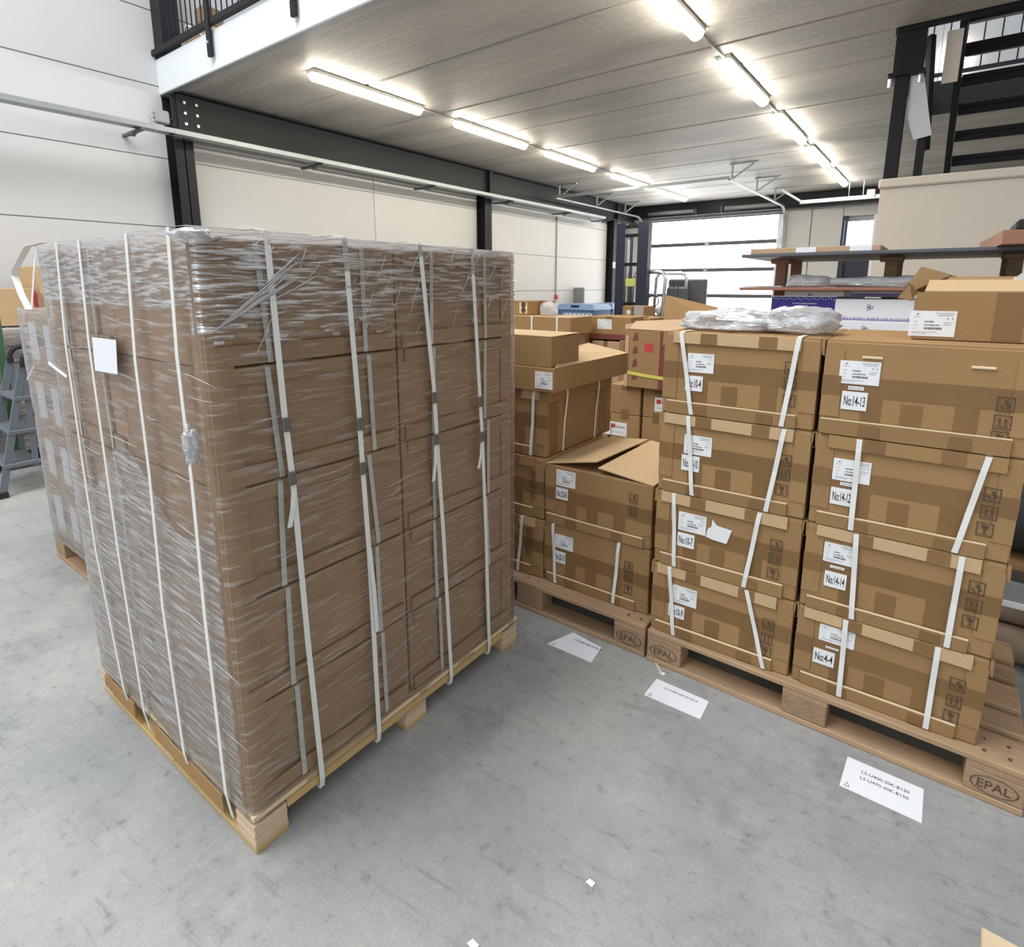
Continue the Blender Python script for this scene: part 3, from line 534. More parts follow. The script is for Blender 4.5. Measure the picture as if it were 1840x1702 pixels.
# pallet with the open carton
YC = 2.165; GC = 'cartons on the half hidden pallet'
carton('carton numbered 20-10 with two straps below the open carton', -1.415, -.878, YC, .585, ZL[0], .447, num='No:20-10', nb=(998, 988, 1016, 1014), lab=(998, 958, 1029.6, 992), straps=[(996, 939, 1000, 1047), (1114, 978, 1103, 1087)], icons=[(1130, 1018), (1129.6, 1036), (1129, 1059)], group=GC, lid=False)
t = carton('carton numbered 20-8 with its top flaps standing slightly open', -1.415, -.878, YC, .585, .449, .735, num='No:20-8', nb=(1000, 875, 1020.6, 900), lab=(1000.6, 843, 1034, 879), icons=[(1139, 896), (1138, 919)], group=GC, lid=False, top=False)
w2, h2 = .2685, .286
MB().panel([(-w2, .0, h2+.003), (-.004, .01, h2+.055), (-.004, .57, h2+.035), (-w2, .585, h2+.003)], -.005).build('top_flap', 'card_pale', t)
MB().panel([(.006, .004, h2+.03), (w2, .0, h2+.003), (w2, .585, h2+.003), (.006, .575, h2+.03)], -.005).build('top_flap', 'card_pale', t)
MB().box(-w2+.01, w2-.01, .003, .58, h2-.006, h2-.001).build('inner_liner', 'card_inside', t)  # sheet of inside-cardboard colour just below the flaps
XD = (-1.96, -1.423)
carton('lowest strapped carton beside carton 20-10, half hidden by the wrapped load', *XD, YC-.008, .585, ZL[0], .447, straps=[(941, 922, 933, 1018)], icons=[(952, 957), (951, 975), (950, 993)], group=GC, isz=.036)
carton('carton with three dark handling icons beside carton 20-8', *XD, YC-.004, .585, .449, .752, icons=[(958, 853), (959, 870), (959, 889)], group=GC, isz=.036, lid='dark')
t = carton('strapped carton under the shallow tray box, beside carton 20-8', *XD, YC+.01, .66, .754, 1.076, straps=[(962, 706, 956, 817)], group=GC)
for yy, dz in ((.17, .0), (.49, .0)): MB().ribbon([(.2685-.06, yy, .3235), (.279, yy, .3235), (.2815, yy, .28), (.2715, yy-.008, .15), (.2715, yy-.02, .004)], (0, 1, 0), .0145, .0014).build('strap', 'strap', t)
MB().box(.2680, .2705, .03, .10, .01, .27).build('tape', 'tape', t); MB().box(.2680, .2705, .52, .60, .01, .27).build('tape', 'tape', t)
# shallow box with a sloping flap and the plain box on it
t = thing('tray_box', 'shallow tan box with white label and a sloping side flap', 'box', (-1.66, 2.145, 1.0775), 0, GC)
MB().cbox(-.30, .297, 0, .76, 0, .112, .003).build('body', 'card', t)
MB().panel([(.297, .004, .112), (.297, .756, .112), (.10, .66, .163), (.17, .265, .163)], .004).build('flap', 'card_pale', t)
p, q = PY(962, 667, 2.145)-t.location, PY(993, 701, 2.145)-t.location; shipping_label(t, p.x, q.z, q.x, p.z)
MB().box(-.05, .06, -.0012, 0, .004, .108).build('tape', 'tape', t)
t = thing('plain_box', 'plain open-grained tan box standing on the shallow tray box', 'box', (-1.72, 2.150, 1.19), 0, GC)
MB().cbox(-.30, .335, .004, .25, .0, .138, .003).build('body', 'card', t); MB().panel([(-.30, .004, .139), (.335, .004, .139), (.335, .25, .142), (-.30, .25, .142)], .003).build('lid', 'card_pale', t)
# open box on top of the rightmost column
t = thing('open_box', 'open tan box with raised flap and crumpled film on the rightmost column', 'box', (.19, 2.27, 1.3865), .03)
x0, x1, d_, h = -.262, .30, .36, .148
for nm, bx in (('front_panel', (x0, x1, 0, .005, 0, h)), ('back_panel', (x0, x1, d_-.005, d_, 0, h)), ('side_panel', (x0, x0+.005, .005, d_-.005, 0, h)), ('side_panel', (x1-.005, x1, .005, d_-.005, 0, h)), ('bottom_panel', (x0+.005, x1-.005, .005, d_-.005, 0, .005))): MB().box(*bx).build(nm, 'card', t)
bpy.context.view_layer.update(); inv = t.matrix_world.inverted()
V_ = [inv @ PY(*p) for p in ((1614, 533, 2.275), (1656, 479, 2.40), (1711, 494, 2.46), (1668, 526, 2.42))]
MB().add(V_+[v+Vector((0, .004, -.002)) for v in V_], [(0, 1, 2, 3), (7, 6, 5, 4), (0, 4, 5, 1), (1, 5, 6, 2), (2, 6, 7, 3), (3, 7, 4, 0)]).build('side_flap', 'card', t)
V_ = [inv @ PY(*p) for p in ((1613, 534, 2.272), (1634, 508, 2.325), (1648, 520, 2.34), (1640, 541, 2.275))]
MB().add(V_+[v+Vector((0, .002, -.001)) for v in V_], [(0, 1, 2, 3), (7, 6, 5, 4), (0, 4, 5, 1), (1, 5, 6, 2), (2, 6, 7, 3), (3, 7, 4, 0)]).build('tape', 'tape', t)
MB().panel([(x0+.005, d_, h), (x1, d_, h), (x1-.02, d_+.03, h+.05), (x0+.04, d_+.03, h+.05)], .004).build('back_flap', 'card', t)
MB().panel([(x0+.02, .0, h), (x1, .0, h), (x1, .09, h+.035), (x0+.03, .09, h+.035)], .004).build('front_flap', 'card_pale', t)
p, q = PY(1637, 558, 2.27)-t.location, PY(1714, 606, 2.27)-t.location; shipping_label(t, p.x, q.z, q.x, p.z, .0016)
MB().box(-.062, .005, -.0014, 0, .004, h-.001).build('tape', 'tape', t)
def crumple(name, label, cat, loc, rx, ry, rz_, mat, seed, sub=4, flat=True, parent=None, amp=.32):
    bm = bmesh.new(); bmesh.ops.create_icosphere(bm, subdivisions=sub, radius=1)
    for v in bm.verts:
        p = v.co.copy(); k = noise.noise(p*1.7+Vector((seed*7, 0, 0)))*amp+abs(noise.noise(p*4+Vector((0, seed*5, 0))))*amp*.7+noise.noise(p*9)*amp*.22
        p *= 1+k-.12
        if flat and p.z < -.3: p.z = -.3+(p.z+.3)*.12
        v.co = (p.x*rx, p.y*ry, (p.z+.38)*rz_)
    uv = bm.loops.layers.uv.new('film')
    for f in bm.faces:
        f.smooth = True
        for lp in f.loops: lp[uv].uv = (lp.vert.co.x*2+lp.vert.co.y, lp.vert.co.z*2+lp.vert.co.y)
    me = bpy.data.meshes.new(name); bm.to_mesh(me); bm.free(); o = obj(name, me, mat, parent, loc)
    if not parent: tag(o, label, cat, 'clear plastic bags')
    return o
crumple('plastic_bag', 'flatter clear plastic bag, left of two on top of carton 10-4', 'bag', (-.655, 2.33, 1.389), .19, .15, .058, 'bag', 1)
crumple('plastic_bag', 'rounder clear plastic bag, right of two on top of carton 10-4', 'bag', (-.405, 2.31, 1.389), .135, .13, .072, 'bag', 2)
crumple('film_bundle', 'crumpled clear film sticking out of the open box', 'film', (.26, 2.45, 1.42), .20, .12, .13, 'bag', 3)
# ================================================================== THE WRAPPED LOAD
px0, px1, py0, py1, PH = -2.462, -1.352, .628, 1.850, .122
t = thing('pine_pallet', 'pale new pallet with layered plywood blocks under the wrapped load', 'pallet', (px0, py0, 0))
W_, D_ = px1-px0, py1-py0
for yy in (0, D_/2-.05, D_-.10): MB().cbox(0, W_, yy, yy+.10, 0, .018, .002).build('bottom_board', 'ply_gold', t)
for yy in (0, D_/2-.05, D_-.10):
    for xx in (0, W_/2-.05, W_-.10):
        for k in range(5): MB().cbox(xx+.001*(k % 2), xx+.10-.0015*(k % 3), yy+.001*(k % 2), yy+.10-.001*(k % 2), .018+k*.0144, .018+(k+1)*.0144-.0008, .001).build('block_layer', 'ply_edge', t)
for xx in (0, W_/2-.05, W_-.05):
    MB().cbox(xx, xx+.05, 0.102, D_-.102, .070, .1045, .002).build('side_board', 'ply_gold', t)
for k in range(7): yy = k*(D_-.12)/6; MB().cbox(0, W_-.114, yy, yy+.12, .105, PH-.0005, .002).build('deck_board', 'ply', t)
MB().cbox(W_-.112, W_+.002, 0, D_, .1046, PH-.0005, .002).build('edge_board', 'ply', t)
for k, (xx, l_) in enumerate(((.06, .28), (.50, .46))): MB().panel([(xx, -.006, .055), (xx+l_, -.006, .050), (xx+l_-.01, -.004, .103), (xx+.005, -.004, .103)], .004).build('cardboard_skirt', 'card', t)
LZ = [PH+.002+.3085*i for i in range(6)]
GL = 'cartons inside the shrink-wrapped load'; lay = ['bottom', 'second', 'middle', 'fourth', 'top']
rnd = random.Random(5)
def load_carton(label, w_, dep, h, loc, rz, strap_at, seed):
    t = thing('carton', label, 'box', loc, rz, GL); a, b = -w_/2, w_/2
    MB().cbox(a, b, 0, dep, 0, h-.002, .005).build('body', 'card_dark', t)
    MB().box(a+.02, b-.02, -.009, -.0005, h-.044, h-.004).build('top_flap', 'card_dark', t); f = MB().box(a+.012, b-.02, -.009, -.0005, .004, .052).build('bottom_flap', 'card_dark', t); MB().box(a+.012, b-.02, -.0096, -.0008, .0522, .0545).build('cut_edge', 'card', f)
    for u in strap_at:
        u0, u1 = u+rnd.uniform(-.012, .012), u+rnd.uniform(-.012, .012)
        MB().ribbon([(u0, .0, h-.003), (u0, -.0125, h-.008), ((u0+u1)/2, -.0125, h*.5), (u1, -.0125, .004)], (1, 0, 0), .015, .0014).build('strap', 'strap', t)
    return t
for k in range(5):
    h = LZ[k+1]-LZ[k]
    load_carton(f'brown carton in the {lay[k]} layer at the front corner of the wrapped load', .586, .535, h, (-1.374, .645+.293, LZ[k]), math.pi/2, (-.148, .165), k)
    load_carton(f'brown carton in the {lay[k]} layer at the rear right of the wrapped load', .586, .535, h, (-1.374, 1.238+.293, LZ[k]), math.pi/2, (-.155, .13), k)
    load_carton(f'brown carton in the {lay[k]} layer at the rear left of the wrapped load', .535, .586, h, (-2.186, 1.238, LZ[k]), 0, (), k)
    load_carton(f'brown carton in the {lay[k]} layer at the left end of the wrapped load', .535, .586, h, (-2.186, .645, LZ[k]), 0, (-.1, .16), k)
# corner boards
for nm, (cx, cy, sx, sy) in (('tan cardboard corner board down the front edge of the wrapped load', (-1.368, .637, -1, 1)), ('tan cardboard corner board down the far right edge of the wrapped load', (-1.368, 1.828, -1, -1))):
    z0, z1 = PH+.002, LZ[5]-.01
    tag(MB().box(min(cx, cx+sx*.065), max(cx, cx+sx*.065), min(cy, cy+sy*.004), max(cy, cy+sy*.004), z0, z1).box(min(cx, cx+sx*.004), max(cx, cx+sx*.004), min(cy+sy*.004, cy+sy*.065), max(cy+sy*.004, cy+sy*.065), z0, z1).build('corner_board', 'card_dark'), nm, 'corner board', 'corner boards of the wrapped load')
# stretch film
def film_shell(name, label, x0, x1, y0, y1, z0, z1, r, mats, seed, step=.012, amp=1.0, top_band=None):
    per = []; n_c = 6
    for cx, cy, a0 in ((x1-r, y0+r, -90), (x1-r, y1-r, 0), (x0+r, y1-r, 90), (x0+r, y0+r, 180)):
        for k in range(n_c+1): a = math.radians(a0+90*k/n_c); per.append((cx+r*math.cos(a), cy+r*math.sin(a)))
    pts = []; s = 0
    for i in range(len(per)):
        p, q = Vector(per[i]), Vector(per[(i+1) % len(per)]); L_ = (q-p).length; n = max(1, int(L_/step))
        for k in range(n): pts.append((p.lerp(q, k/n), s+L_*k/n))
        s += L_
    n = len(pts); nz_ = int((z1-z0)/step); vs = []; uvs = []; c = Vector(((x0+x1)/2, (y0+y1)/2))
    for j in range(nz_+1):
        z = z0+(z1-z0)*j/nz_
        for i, (p, s_) in enumerate(pts):
            a, b = pts[i-1][0], pts[(i+1) % n][0]; d = (b-a).normalized(); nn = Vector((d.y, -d.x))
            q = Vector((s_*1.6, z*13+s_*2.2, seed)); q2 = Vector((s_*2.4, z*9-s_*2.6, seed+3))
            dsp = (.5-abs(noise.noise(q)))*.006+(.5-abs(noise.noise(q2)))*.005+noise.noise(Vector((s_*3, z*3, seed)))*.004
            pp = p+nn*(dsp*amp); vs.append((pp.x, pp.y, z)); uvs.append((s_, z))
    fs = [(j*n+i, j*n+(i+1) % n, (j+1)*n+(i+1) % n, (j+1)*n+i) for j in range(nz_) for i in range(n)]
    k = len(vs); ctr = (c.x, c.y, z1+.004); vs.append(ctr); uvs.append((0, z1)); fs += [(nz_*n+i, nz_*n+(i+1) % n, k) for i in range(n)]
    me = bpy.data.meshes.new(name); me.from_pydata(vs, [], fs); uvl = me.uv_layers.new(name='film')
    for poly in me.polygons:
        poly.use_smooth = True
        for li in poly.loop_indices: vi = me.loops[li].vertex_index; uvl.data[li].uv = uvs[vi]
    for m_ in mats: me.materials.append(M[m_])
    if top_band:
        for poly in me.polygons:
            z = poly.center.z; s_ = uvs[poly.vertices[0]][0]
            lim = top_band(poly.center.x, poly.center.y)
            poly.material_index = 1 if z > lim else (2 if poly.center.y < .645 and poly.center.x < -1.40 and z < .98+.10*math.sin(poly.center.x*9) else 0)
    return tag(obj(name, me, None), label, 'stretch film')
def band(x, y):
    if x > -1.40: return 1.44-.02*math.sin(y*40) if y < 1.22 else 1.50
    if y < .66: return 1.50
    return 1.3
film_shell('stretch_film', 'clear wrinkled stretch film around the tall load of cartons', -2.463, -1.352, .628, 1.840, .10, 1.682, .022, ['film', 'film_top', 'film_low'], 1.3, amp=.75, top_band=band)
# gathered folds of film on the faces
m = MB(); rnd = random.Random(11)
def fold(p, q, r):
    p, q = Vector(p), Vector(q); mid = (p+q)/2+Vector((0, 0, rnd.uniform(-.006, .006))); m.tube([p, p.lerp(mid, .6), mid, mid.lerp(q, .5), q], [r*.3, r, r*.8, r, r*.2], 5, False)
xf = -1.3445
for k in range(13):
    f_ = rnd.random(); x_, y_ = 520+70*f_+rnd.uniform(-30, 30), 505-65*f_+rnd.uniform(-8, 8); g0, g1 = (rnd.uniform(0, .15), rnd.uniform(.7, 1)) if k < 5 else (rnd.uniform(.2, .6), rnd.uniform(.75, 1.15))
    fold(PX(372+(x_-372)*g0, 603+(y_-603)*g0, xf), PX(372+(x_-372)*g1, 603+(y_-603)*g1, xf), rnd.uniform(.0012, .0028))
for k in range(75):
    y_ = rnd.uniform(.70, 1.76); z_ = rnd.uniform(.25, 1.33); l_ = rnd.uniform(.02, .13); sl = rnd.uniform(-.02, .14); fold((xf, y_, z_), (xf, y_+l_, z_+l_*sl), rnd.uniform(.0005, .0011))
for k in range(70):
    y_ = rnd.uniform(.70, 1.76); z_ = rnd.uniform(1.38, 1.66); l_ = rnd.uniform(.02, .10); sl = rnd.choice((rnd.uniform(-.2, .2), rnd.uniform(.6, 1.6))); fold((xf, y_, z_), (xf, y_+l_*.6, min(1.675, z_+l_*sl)), rnd.uniform(.0005, .0012))
yf_ = .6185
for k in range(45):
    x_ = rnd.uniform(-2.42, -1.45); z_ = rnd.uniform(.2, 1.5); l_ = rnd.uniform(.05, .25); sl = rnd.uniform(-.12, .02); fold((x_, yf_, z_), (x_+l_, yf_, z_+l_*sl), rnd.uniform(.0006, .0014))
o = m.build('film_folds', 'fold', bpy.data.objects['stretch_film'], True); o['kind'] = 'stuff'
# film torn open at the front corner
crumple('torn_film', '', '', PX(358, 795, -1.36)+Vector((-.01, -.015, -.02)), .017, .014, .042, 'bag', 5, 3, False, bpy.data.objects['stretch_film'], .7)
crumple('torn_film', '', '', PX(345, 418, -1.37)+Vector((0, 0, -.012)),   .05, .05, .016, 'bag', 6, 3, False, bpy.data.objects['stretch_film'], .5)
MB().panel([PY(165, 606, .614), PY(208, 611, .614), PY(211, 673, .614), PY(171, 666, .614)], .0008).build('packing_note', 'paper')
tag(bpy.data.objects['packing_note'], 'white sheet of paper tucked under the film on the wrapped load', 'paper')
# straps around the load
def load_strap(label, face, pts, seals=(), end=None):
    t = thing('packing_strap', label, 'strap', (0, 0, 0), 0, 'white straps around the wrapped load')
    if face == 'R':
        P3 = [PX(*p, -1.338) for p in pts]; c = P3[0]; e = P3[-1]; P3[-1] = Vector((-1.340, e.y, e.z))
        full = [(-1.75, c.y, 1.695), (-1.40, c.y, 1.694), (-1.352, c.y, 1.688)]+[tuple(p) for p in P3[1:-1]] + [(-1.340, e.y, .09), (-1.345, e.y, .058), (-1.42, e.y, .056)]
        side = (0, 1, 0)
    else:
        P3 = [PY(*p, .613) for p in pts]; c = P3[0]; e = P3[-1]
        full = [(c.x, 1.0, 1.695), (c.x, .66, 1.694), (c.x, .622, 1.687)]+[tuple(p) for p in P3[1:-1]]+[(e.x, .614, e.z), (e.x, .626, .052)]; side = (1, 0, 0)
    MB().ribbon(full, side, .0165, .0015).build('band', 'strap', t)
    for s in seals:
        p = PX(*s, -1.336); MB().cbox(-.003, .004, -.011, .011, -.019, .019, .002).build('seal', 'seal', t, loc=p)
    if end:
        p, q = PX(*end[:2], -1.337), PX(*end[2:], -1.333); MB().ribbon([p, (p+q)/2+Vector((.004, 0, 0)), q], side, .014, .0014).build('loose_end', 'strap', t)
    return t
load_strap('white strap nearest the front corner, down the right face of the wrapped load', 'R', [(485, 430), (511, 742), (527, 870), (553, 1150), (580, 1395)], [(515, 763), (525, 860)], (528, 880, 521, 948))
load_strap('second white strap from the front corner on the right face of the wrapped load', 'R', [(625, 440), (645, 740), (652, 845), (664, 1000), (682, 1312)], [(648, 762), (652, 842)], (664, 985, 678, 1135))
load_strap('third white strap from the front corner on the right face of the wrapped load', 'R', [(760, 448), (780, 700), (786, 800), (797, 960), (812, 1212)], [(780, 715), (784, 790)], (783, 800, 779, 865))
load_strap('white strap farthest right on the right face of the wrapped load', 'R', [(853, 452), (862, 705), (867, 790), (873, 950), (880, 1155)], [(863, 722), (866, 785)], (866, 795, 860, 842))
load_strap('leftmost white strap on the left face of the wrapped load', 'L', [(95, 442), (118, 620), (148, 830), (172, 990), (222, 1240)])
load_strap('second white strap from the left on the left face of the wrapped load', 'L', [(135, 440), (160, 620), (190, 835), (212, 990), (258, 1280)])
load_strap('third white strap from the left on the left face of the wrapped load', 'L', [(220, 432), (243, 650), (268, 850), (292, 1090), (330, 1355)])
load_strap('white strap nearest the front corner on the left face of the wrapped load', 'L', [(295, 424), (318, 640), (345, 870), (368, 1110), (405, 1427)])
P = lambda x, y: PY(x, y, .80)
tag(MB().ribbon([P(82, 437), P(66, 441), P(62, 475), P(59, 520), P(57, 556)], (1, 0, 0), .026, .0016).build('loose_strap', 'strap'), 'loose white strap hanging down the left end of the wrapped load', 'strap', 'loose strap ends')
tag(MB().ribbon([P(80, 436), P(50, 443), P(28, 483), P(26, 494), P(38, 528), P(52, 556)], (.35, 1, 0), .026, .0016).build('loose_strap', 'strap'), 'loose white strap bent into a loop beside the wrapped load', 'strap', 'loose strap ends')
LS = bpy.data.objects['packing_strap.004']
MB().ribbon([PY(48, 682, .8), PY(58, 664, .8), PY(62, 655, .78)], (1, 0, 1), .016, .0016).build('loose_end', 'strap', LS)
MB().ribbon([PY(87, 652, .611), PY(100, 662, .611), PY(120, 677, .611)], (0, .2, 1), .010, .0016).build('loose_end', 'strap', LS)
# ================================================================== REAR WRAPPED PALLET (left)
eur_pallet('euro_pallet', 'wooden pallet under the smaller film-wrapped stack behind the tall load', -4.00, .895, 0)
GB = 'film-wrapped cartons behind the tall load'
lz = [.1445, .47, .79, 1.11, 1.43]
for k in range(4):
    for c, (x0, x1) in enumerate(((-3.98+.06*(k == 3), -3.44), (-3.43, -2.90))):
        t = carton(f'brown carton, {["lowest", "second", "third", "topmost"][k]} in the {["left", "right"][c]} column of the wrapped stack behind the tall load', x0, x1, .905, .6, lz[k], lz[k+1]-.002, group=GB, body='card_dark', low=False, lid=False, tapes=False)
        MB().box(-.27+.06*(k == 3), .25, -.0012, 0, .13, .19).build('tape', 'tape', t)
        if c == 0: MB().box(-.20, -.07, -.002, 0, .06, .26).build('shipping_label', 'sticker', t); MB().box(.05, .16, -.002, 0, .05, .25).build('shipping_label', 'sticker', t)
film_shell('stretch_film', 'clear stretch film around the smaller stack behind the tall load', -4.0, -2.885, .892, 1.52, .13, 1.44, .03, ['film_back'], 5.1, .03)
# ================================================================== LEFT BACKGROUND
t = thing('plastic_pallet', 'dark plastic pallet under the bundled paper stack by the left wall', 'pallet', (-6.62, 1.55, 0))
MB().cbox(-.42, .42, -.6, .6, .10, .15, .006).build('deck', 'rubber', t)
for yy in (-.55, 0, .55):
    for xx in (-.37, 0, .37): MB().cbox(xx-.05, xx+.05, yy-.05, yy+.05, 0, .10, .004).build('foot', 'rubber', t)
for k in range(7): tag(MB().cbox(-7.02+.01*(k % 2), -6.21-.012*(k % 3), .97+.01*(k % 2), 2.13, .152+k*.152, .152+(k+1)*.152-.004, .012).build('paper_bundle', 'layers'), f'{["lowest", "second", "third", "fourth", "fifth", "sixth", "topmost"][k]} wrapped paper bundle in the stack behind the stepladder', 'paper bundle', 'paper bundles by the left wall')
film_shell('stretch_film', 'glossy stretch film around the paper bundles behind the stepladder', -7.04, -6.19, .95, 2.15, .155, 1.222, .03, ['film_back'], 8.2, .035)
t = thing('display_box', 'tan box with dark red edge on the paper bundle stack', 'box', (-6.62, 1.28, 1.2265)); MB().cbox(-.35, .38, -.3, .24, 0, .31, .004).build('body', 'card_pale', t); MB().box(-.3, .36, .242, .27, .02, .29).build('red_insert', 'red', t); MB().box(-.35, .38, .272, .30, 0, .27).build('back_panel', 'card_inside', t)
t = thing('display_box', 'pale box with a red base behind the loose strap loop', 'box', (-6.62, 1.78, 1.2265)); MB().cbox(-.35, .36, -.2, .24, .13, .50, .004).build('body', 'card_pale', t); MB().cbox(-.35, .36, -.2, .24, 0, .13, .004).build('base', 'red', t)
# stepladder
t = thing('stepladder', 'grey folding stepladder with black grip at the left edge', 'ladder', (-5.45, 1.05, 0))
B0 = Vector((-5.45, 1.05, 0)); l3 = lambda x, y, X=-5.45: PX(x, y, X)-B0
T1, A1, R1 = l3(40, 655), l3(6, 889), l3(66, 838)
off = Vector((-.42, .02, 0))
for o_ in (Vector((0, 0, 0)), off):
    MB().bar(T1+o_, A1+o_+Vector((0, 0, .012)), .045, .025, (1, 0, 0)).build('front_rail', 'ladder', t); MB().bar(T1+o_, R1+o_+Vector((0, 0, .01)), .035, .02, (1, 0, 0)).build('rear_rail', 'ladder', t)
    MB().cbox(A1.x+o_.x-.02, A1.x+o_.x+.02, A1.y+o_.y-.03, A1.y+o_.y+.03, 0, .05, .005).build('foot', 'rubber', t)
    MB().tube([T1+o_+Vector((-.02, 0, 0)), T1+o_+Vector((.03, 0, 0))], .022, 10).build('hinge', 'rubber', t)
for f_ in (.26, .52, .78): p = T1.lerp(A1, f_); MB().cbox(p.x-.43, p.x+.02, p.y-.02, p.y+.20, p.z-.02, p.z+.012, .004).build('step', 'ladder', t)
arc = [T1+Vector((0, .05*math.sin(a)*.0+.14*(1-math.cos(a))*.55, .10*math.sin(a))) for a in [math.pi*.62*k/8 for k in range(9)]]
for o_ in (Vector((0, 0, 0)), off): MB().tube([p+o_ for p in arc], .018, 8).build('grip_arm', 'rubber', t, True)
MB().tube([arc[-1], arc[-1]+off], .018, 8).build('grip', 'rubber', t, True)
a, b = PX(1, 585, -5.95), PX(33, 838, -5.95)
tag(MB().bar((a.x, a.y-.02, a.z+.1), (b.x, b.y, max(.0, b.z)), .045, .045).build('green_pole', 'green'), 'green steel pole leaning behind the grey stepladder', 'pole')
# ================================================================== BACKGROUND STACKS (middle)
GM = 'cartons in the middle background'
def bgbox(label, p, q, Y, dep, z0=None, body='card', lab=None, name='carton', rz=0, extra=None, z1=None):
    """carton whose front face shows pixel p (upper left) to q (lower right) on the plane y = Y"""
    a, b = PY(*p, Y), PY(*q, Y); zt = a.z if z1 is None else z1; zb = b.z if z0 is None else z0
    t = thing(name, label, 'box', ((a.x+b.x)/2, Y, zb), rz, GM); w_ = (b.x-a.x)/2; h = zt-zb
    MB().cbox(-w_, w_, 0, dep, 0, h, .006).build('body', body, t); MB().box(-w_*.14, w_*.14, -.0012, dep, h*.75, h+.0012).build('tape', 'tape', t)
    if lab: c, d = PY(*lab[:2], Y)-t.location, PY(*lab[2:], Y)-t.location; o = MB().box(c.x, d.x, -.0022, -.0002, d.z, c.z).build('shipping_label', 'sticker', t); unit_print(_lg, (c.x, -.0026, d.z), (1, 0, 0), (0, 0, 1), d.x-c.x, c.z-d.z, 'small_print', 'grey_ink', o)
    return t, w_, h
# red-logo boxes
YR = 3.7; cols_ = [(-2.125, -1.872), (-1.868, -1.632), (-1.622, -1.40)]; hz = .2155
names_r = ['left', 'middle', 'right']
for c, (x0, x1) in enumerate(cols_):
    for k in range(4):
        if c == 0 and k == 3: continue
        t = thing('logo_box', f'small tan box, {["lowest", "second", "third", "topmost"][k]} of the {names_r[c]} column with red logo labels', 'box', ((x0+x1)/2, YR+.01*c, k*hz), 0, 'small boxes with red logo labels')
        w_ = (x1-x0)/2-.002; MB().cbox(-w_, w_, 0, .32, 0, hz-.002, .005).build('body', 'card', t); MB().box(-.03, .03, -.001, .32, hz-.04, hz-.0008).build('tape', 'tape', t); MB().box(-.03, .03, -.001, 0, 0, .035).build('tape', 'tape', t)
        if k == 2 and c < 2 or k == 3 and c == 2:
            xl = -.08 if c else -.02
            xl = {0: .01, 1: -.115, 2: -.02}[c]; o = MB().box(xl, xl+.135, -.002, -.0002, .05, .15).build('logo_label', 'sticker', t)
            MB().box(xl+.012, xl+.045, -.0026, -.0021, .105, .135).build('logo', 'red', o); letter('illuxento', 'ink', o, (xl+.05, -.0026, .107), (1, 0, 0), (0, 0, 1), .07, .022); letter('illuxento', 'grey_ink', o, (xl+.02, -.0026, .072), (1, 0, 0), (0, 0, 1), .095, .012)
# tall open box above them
t = thing('open_carton', 'tall open carton with dark red tape and a yellow strap', 'box', (-1.55, 3.66, hz*4+.001), -.05, GM)
x0, x1, d_, h = -.20, .22, .36, .395
for nm, bx in (('front_panel', (x0, x1, 0, .006, 0, h)), ('back_panel', (x0, x1, d_-.006, d_, 0, h)), ('side_panel', (x0, x0+.006, .006, d_-.006, 0, h)), ('side_panel', (x1-.006, x1, .006, d_-.006, 0, h)), ('bottom_panel', (x0+.006, x1-.006, .006, d_-.006, 0, .006))): MB().box(*bx).build(nm, 'card', t)
MB().box(.06, .10, -.0014, 0, 0, h-.002).build('printed_tape', 'dark_red', t); MB().box(x0+.002, x0+.03, -.004, 0, .0, h-.04).build('corner_flap', 'card_pale', t)
for k in range(4): MB().panel([(x0+.06, -.0014, .05+k*.09), (x0+.10, -.0014, .06+k*.09), (x0+.09, -.0014, .11+k*.09), (x0+.07, -.0014, .10+k*.09)], .0006).build('handling_mark', 'dark_red', t)
MB().box(-.05, .01, -.0014, 0, .25, .31).build('logo', 'red', t)
MB().ribbon([(x0-.002, .2, .10), (x0-.004, -.003, .10), (0, -.004, .085), (x1, -.004, .075)], (0, 0, 1), .022, .002).build('strap', 'strap_y', t)
MB().panel([(x0, .0, h), (x0, d_, h), (x0-.04, d_, h+.04), (x0-.03, .05, h+.03)], .004).build('side_flap', 'card_pale', t)
MB().panel([(x0+.02, .02, h+.002), (x1, .0, h+.002), (x1, .30, h+.075), (x0-.03, .20, h+.045)], .004).build('front_flap', 'card_dark', t)
B_ = t.location
MB().panel([Vector((p.x, p.y, p.z))-B_ for p in (PY(1187, 580, 4.02), PY(1190, 530, 4.10), PY(1285, 552, 4.10), PY(1282, 580, 4.02))], .005).build('back_flap', 'card', t)
# row of mixed cartons farther back
t, w_, h = bgbox('tall brown carton below the strapped lid in the middle background', (905, 596), (1014, 640), 4.62, .4, 0, 'card_dark')
zt = t.location.z+h
t2 = thing('lidded_carton', 'brown lidded carton with two white straps behind the tray box', 'box', (t.location.x+.02, 4.60, zt+.0005), 0, GM)
MB().cbox(-w_-.05, w_+.05, 0, .42, 0, .16, .008).build('lid', 'card', t2); MB().box(-w_-.05, w_+.05, 0, .42, .160, .164).build('top_panel', 'card_pale', t2)
for u in (-.02, .27): MB().ribbon([(u, .41, .167), (u, .0, .167), (u, -.004, .15), (u, -.005, 0)], (1, 0, 0), .018, .002).build('strap', 'strap', t2)
zt2 = t2.location.z+.164
t, w_, h = bgbox('small tan box with black print on the strapped lidded carton', (900, 540), (948, 566), 4.74, .2, zt2+.001); MB().box(w_-.10, w_-.005, -.002, 0, .02, h-.02).build('print', 'card_edge', t); MB().tube([(w_-.05, -.003, h*.35), (w_-.05, -.0025, h*.35)], .03, 10).build('print_mark', 'brown_ink', t); MB().tube([(w_-.05, -.003, h*.72), (w_-.05, -.0025, h*.72)], .03, 10).build('print_mark', 'brown_ink', t)
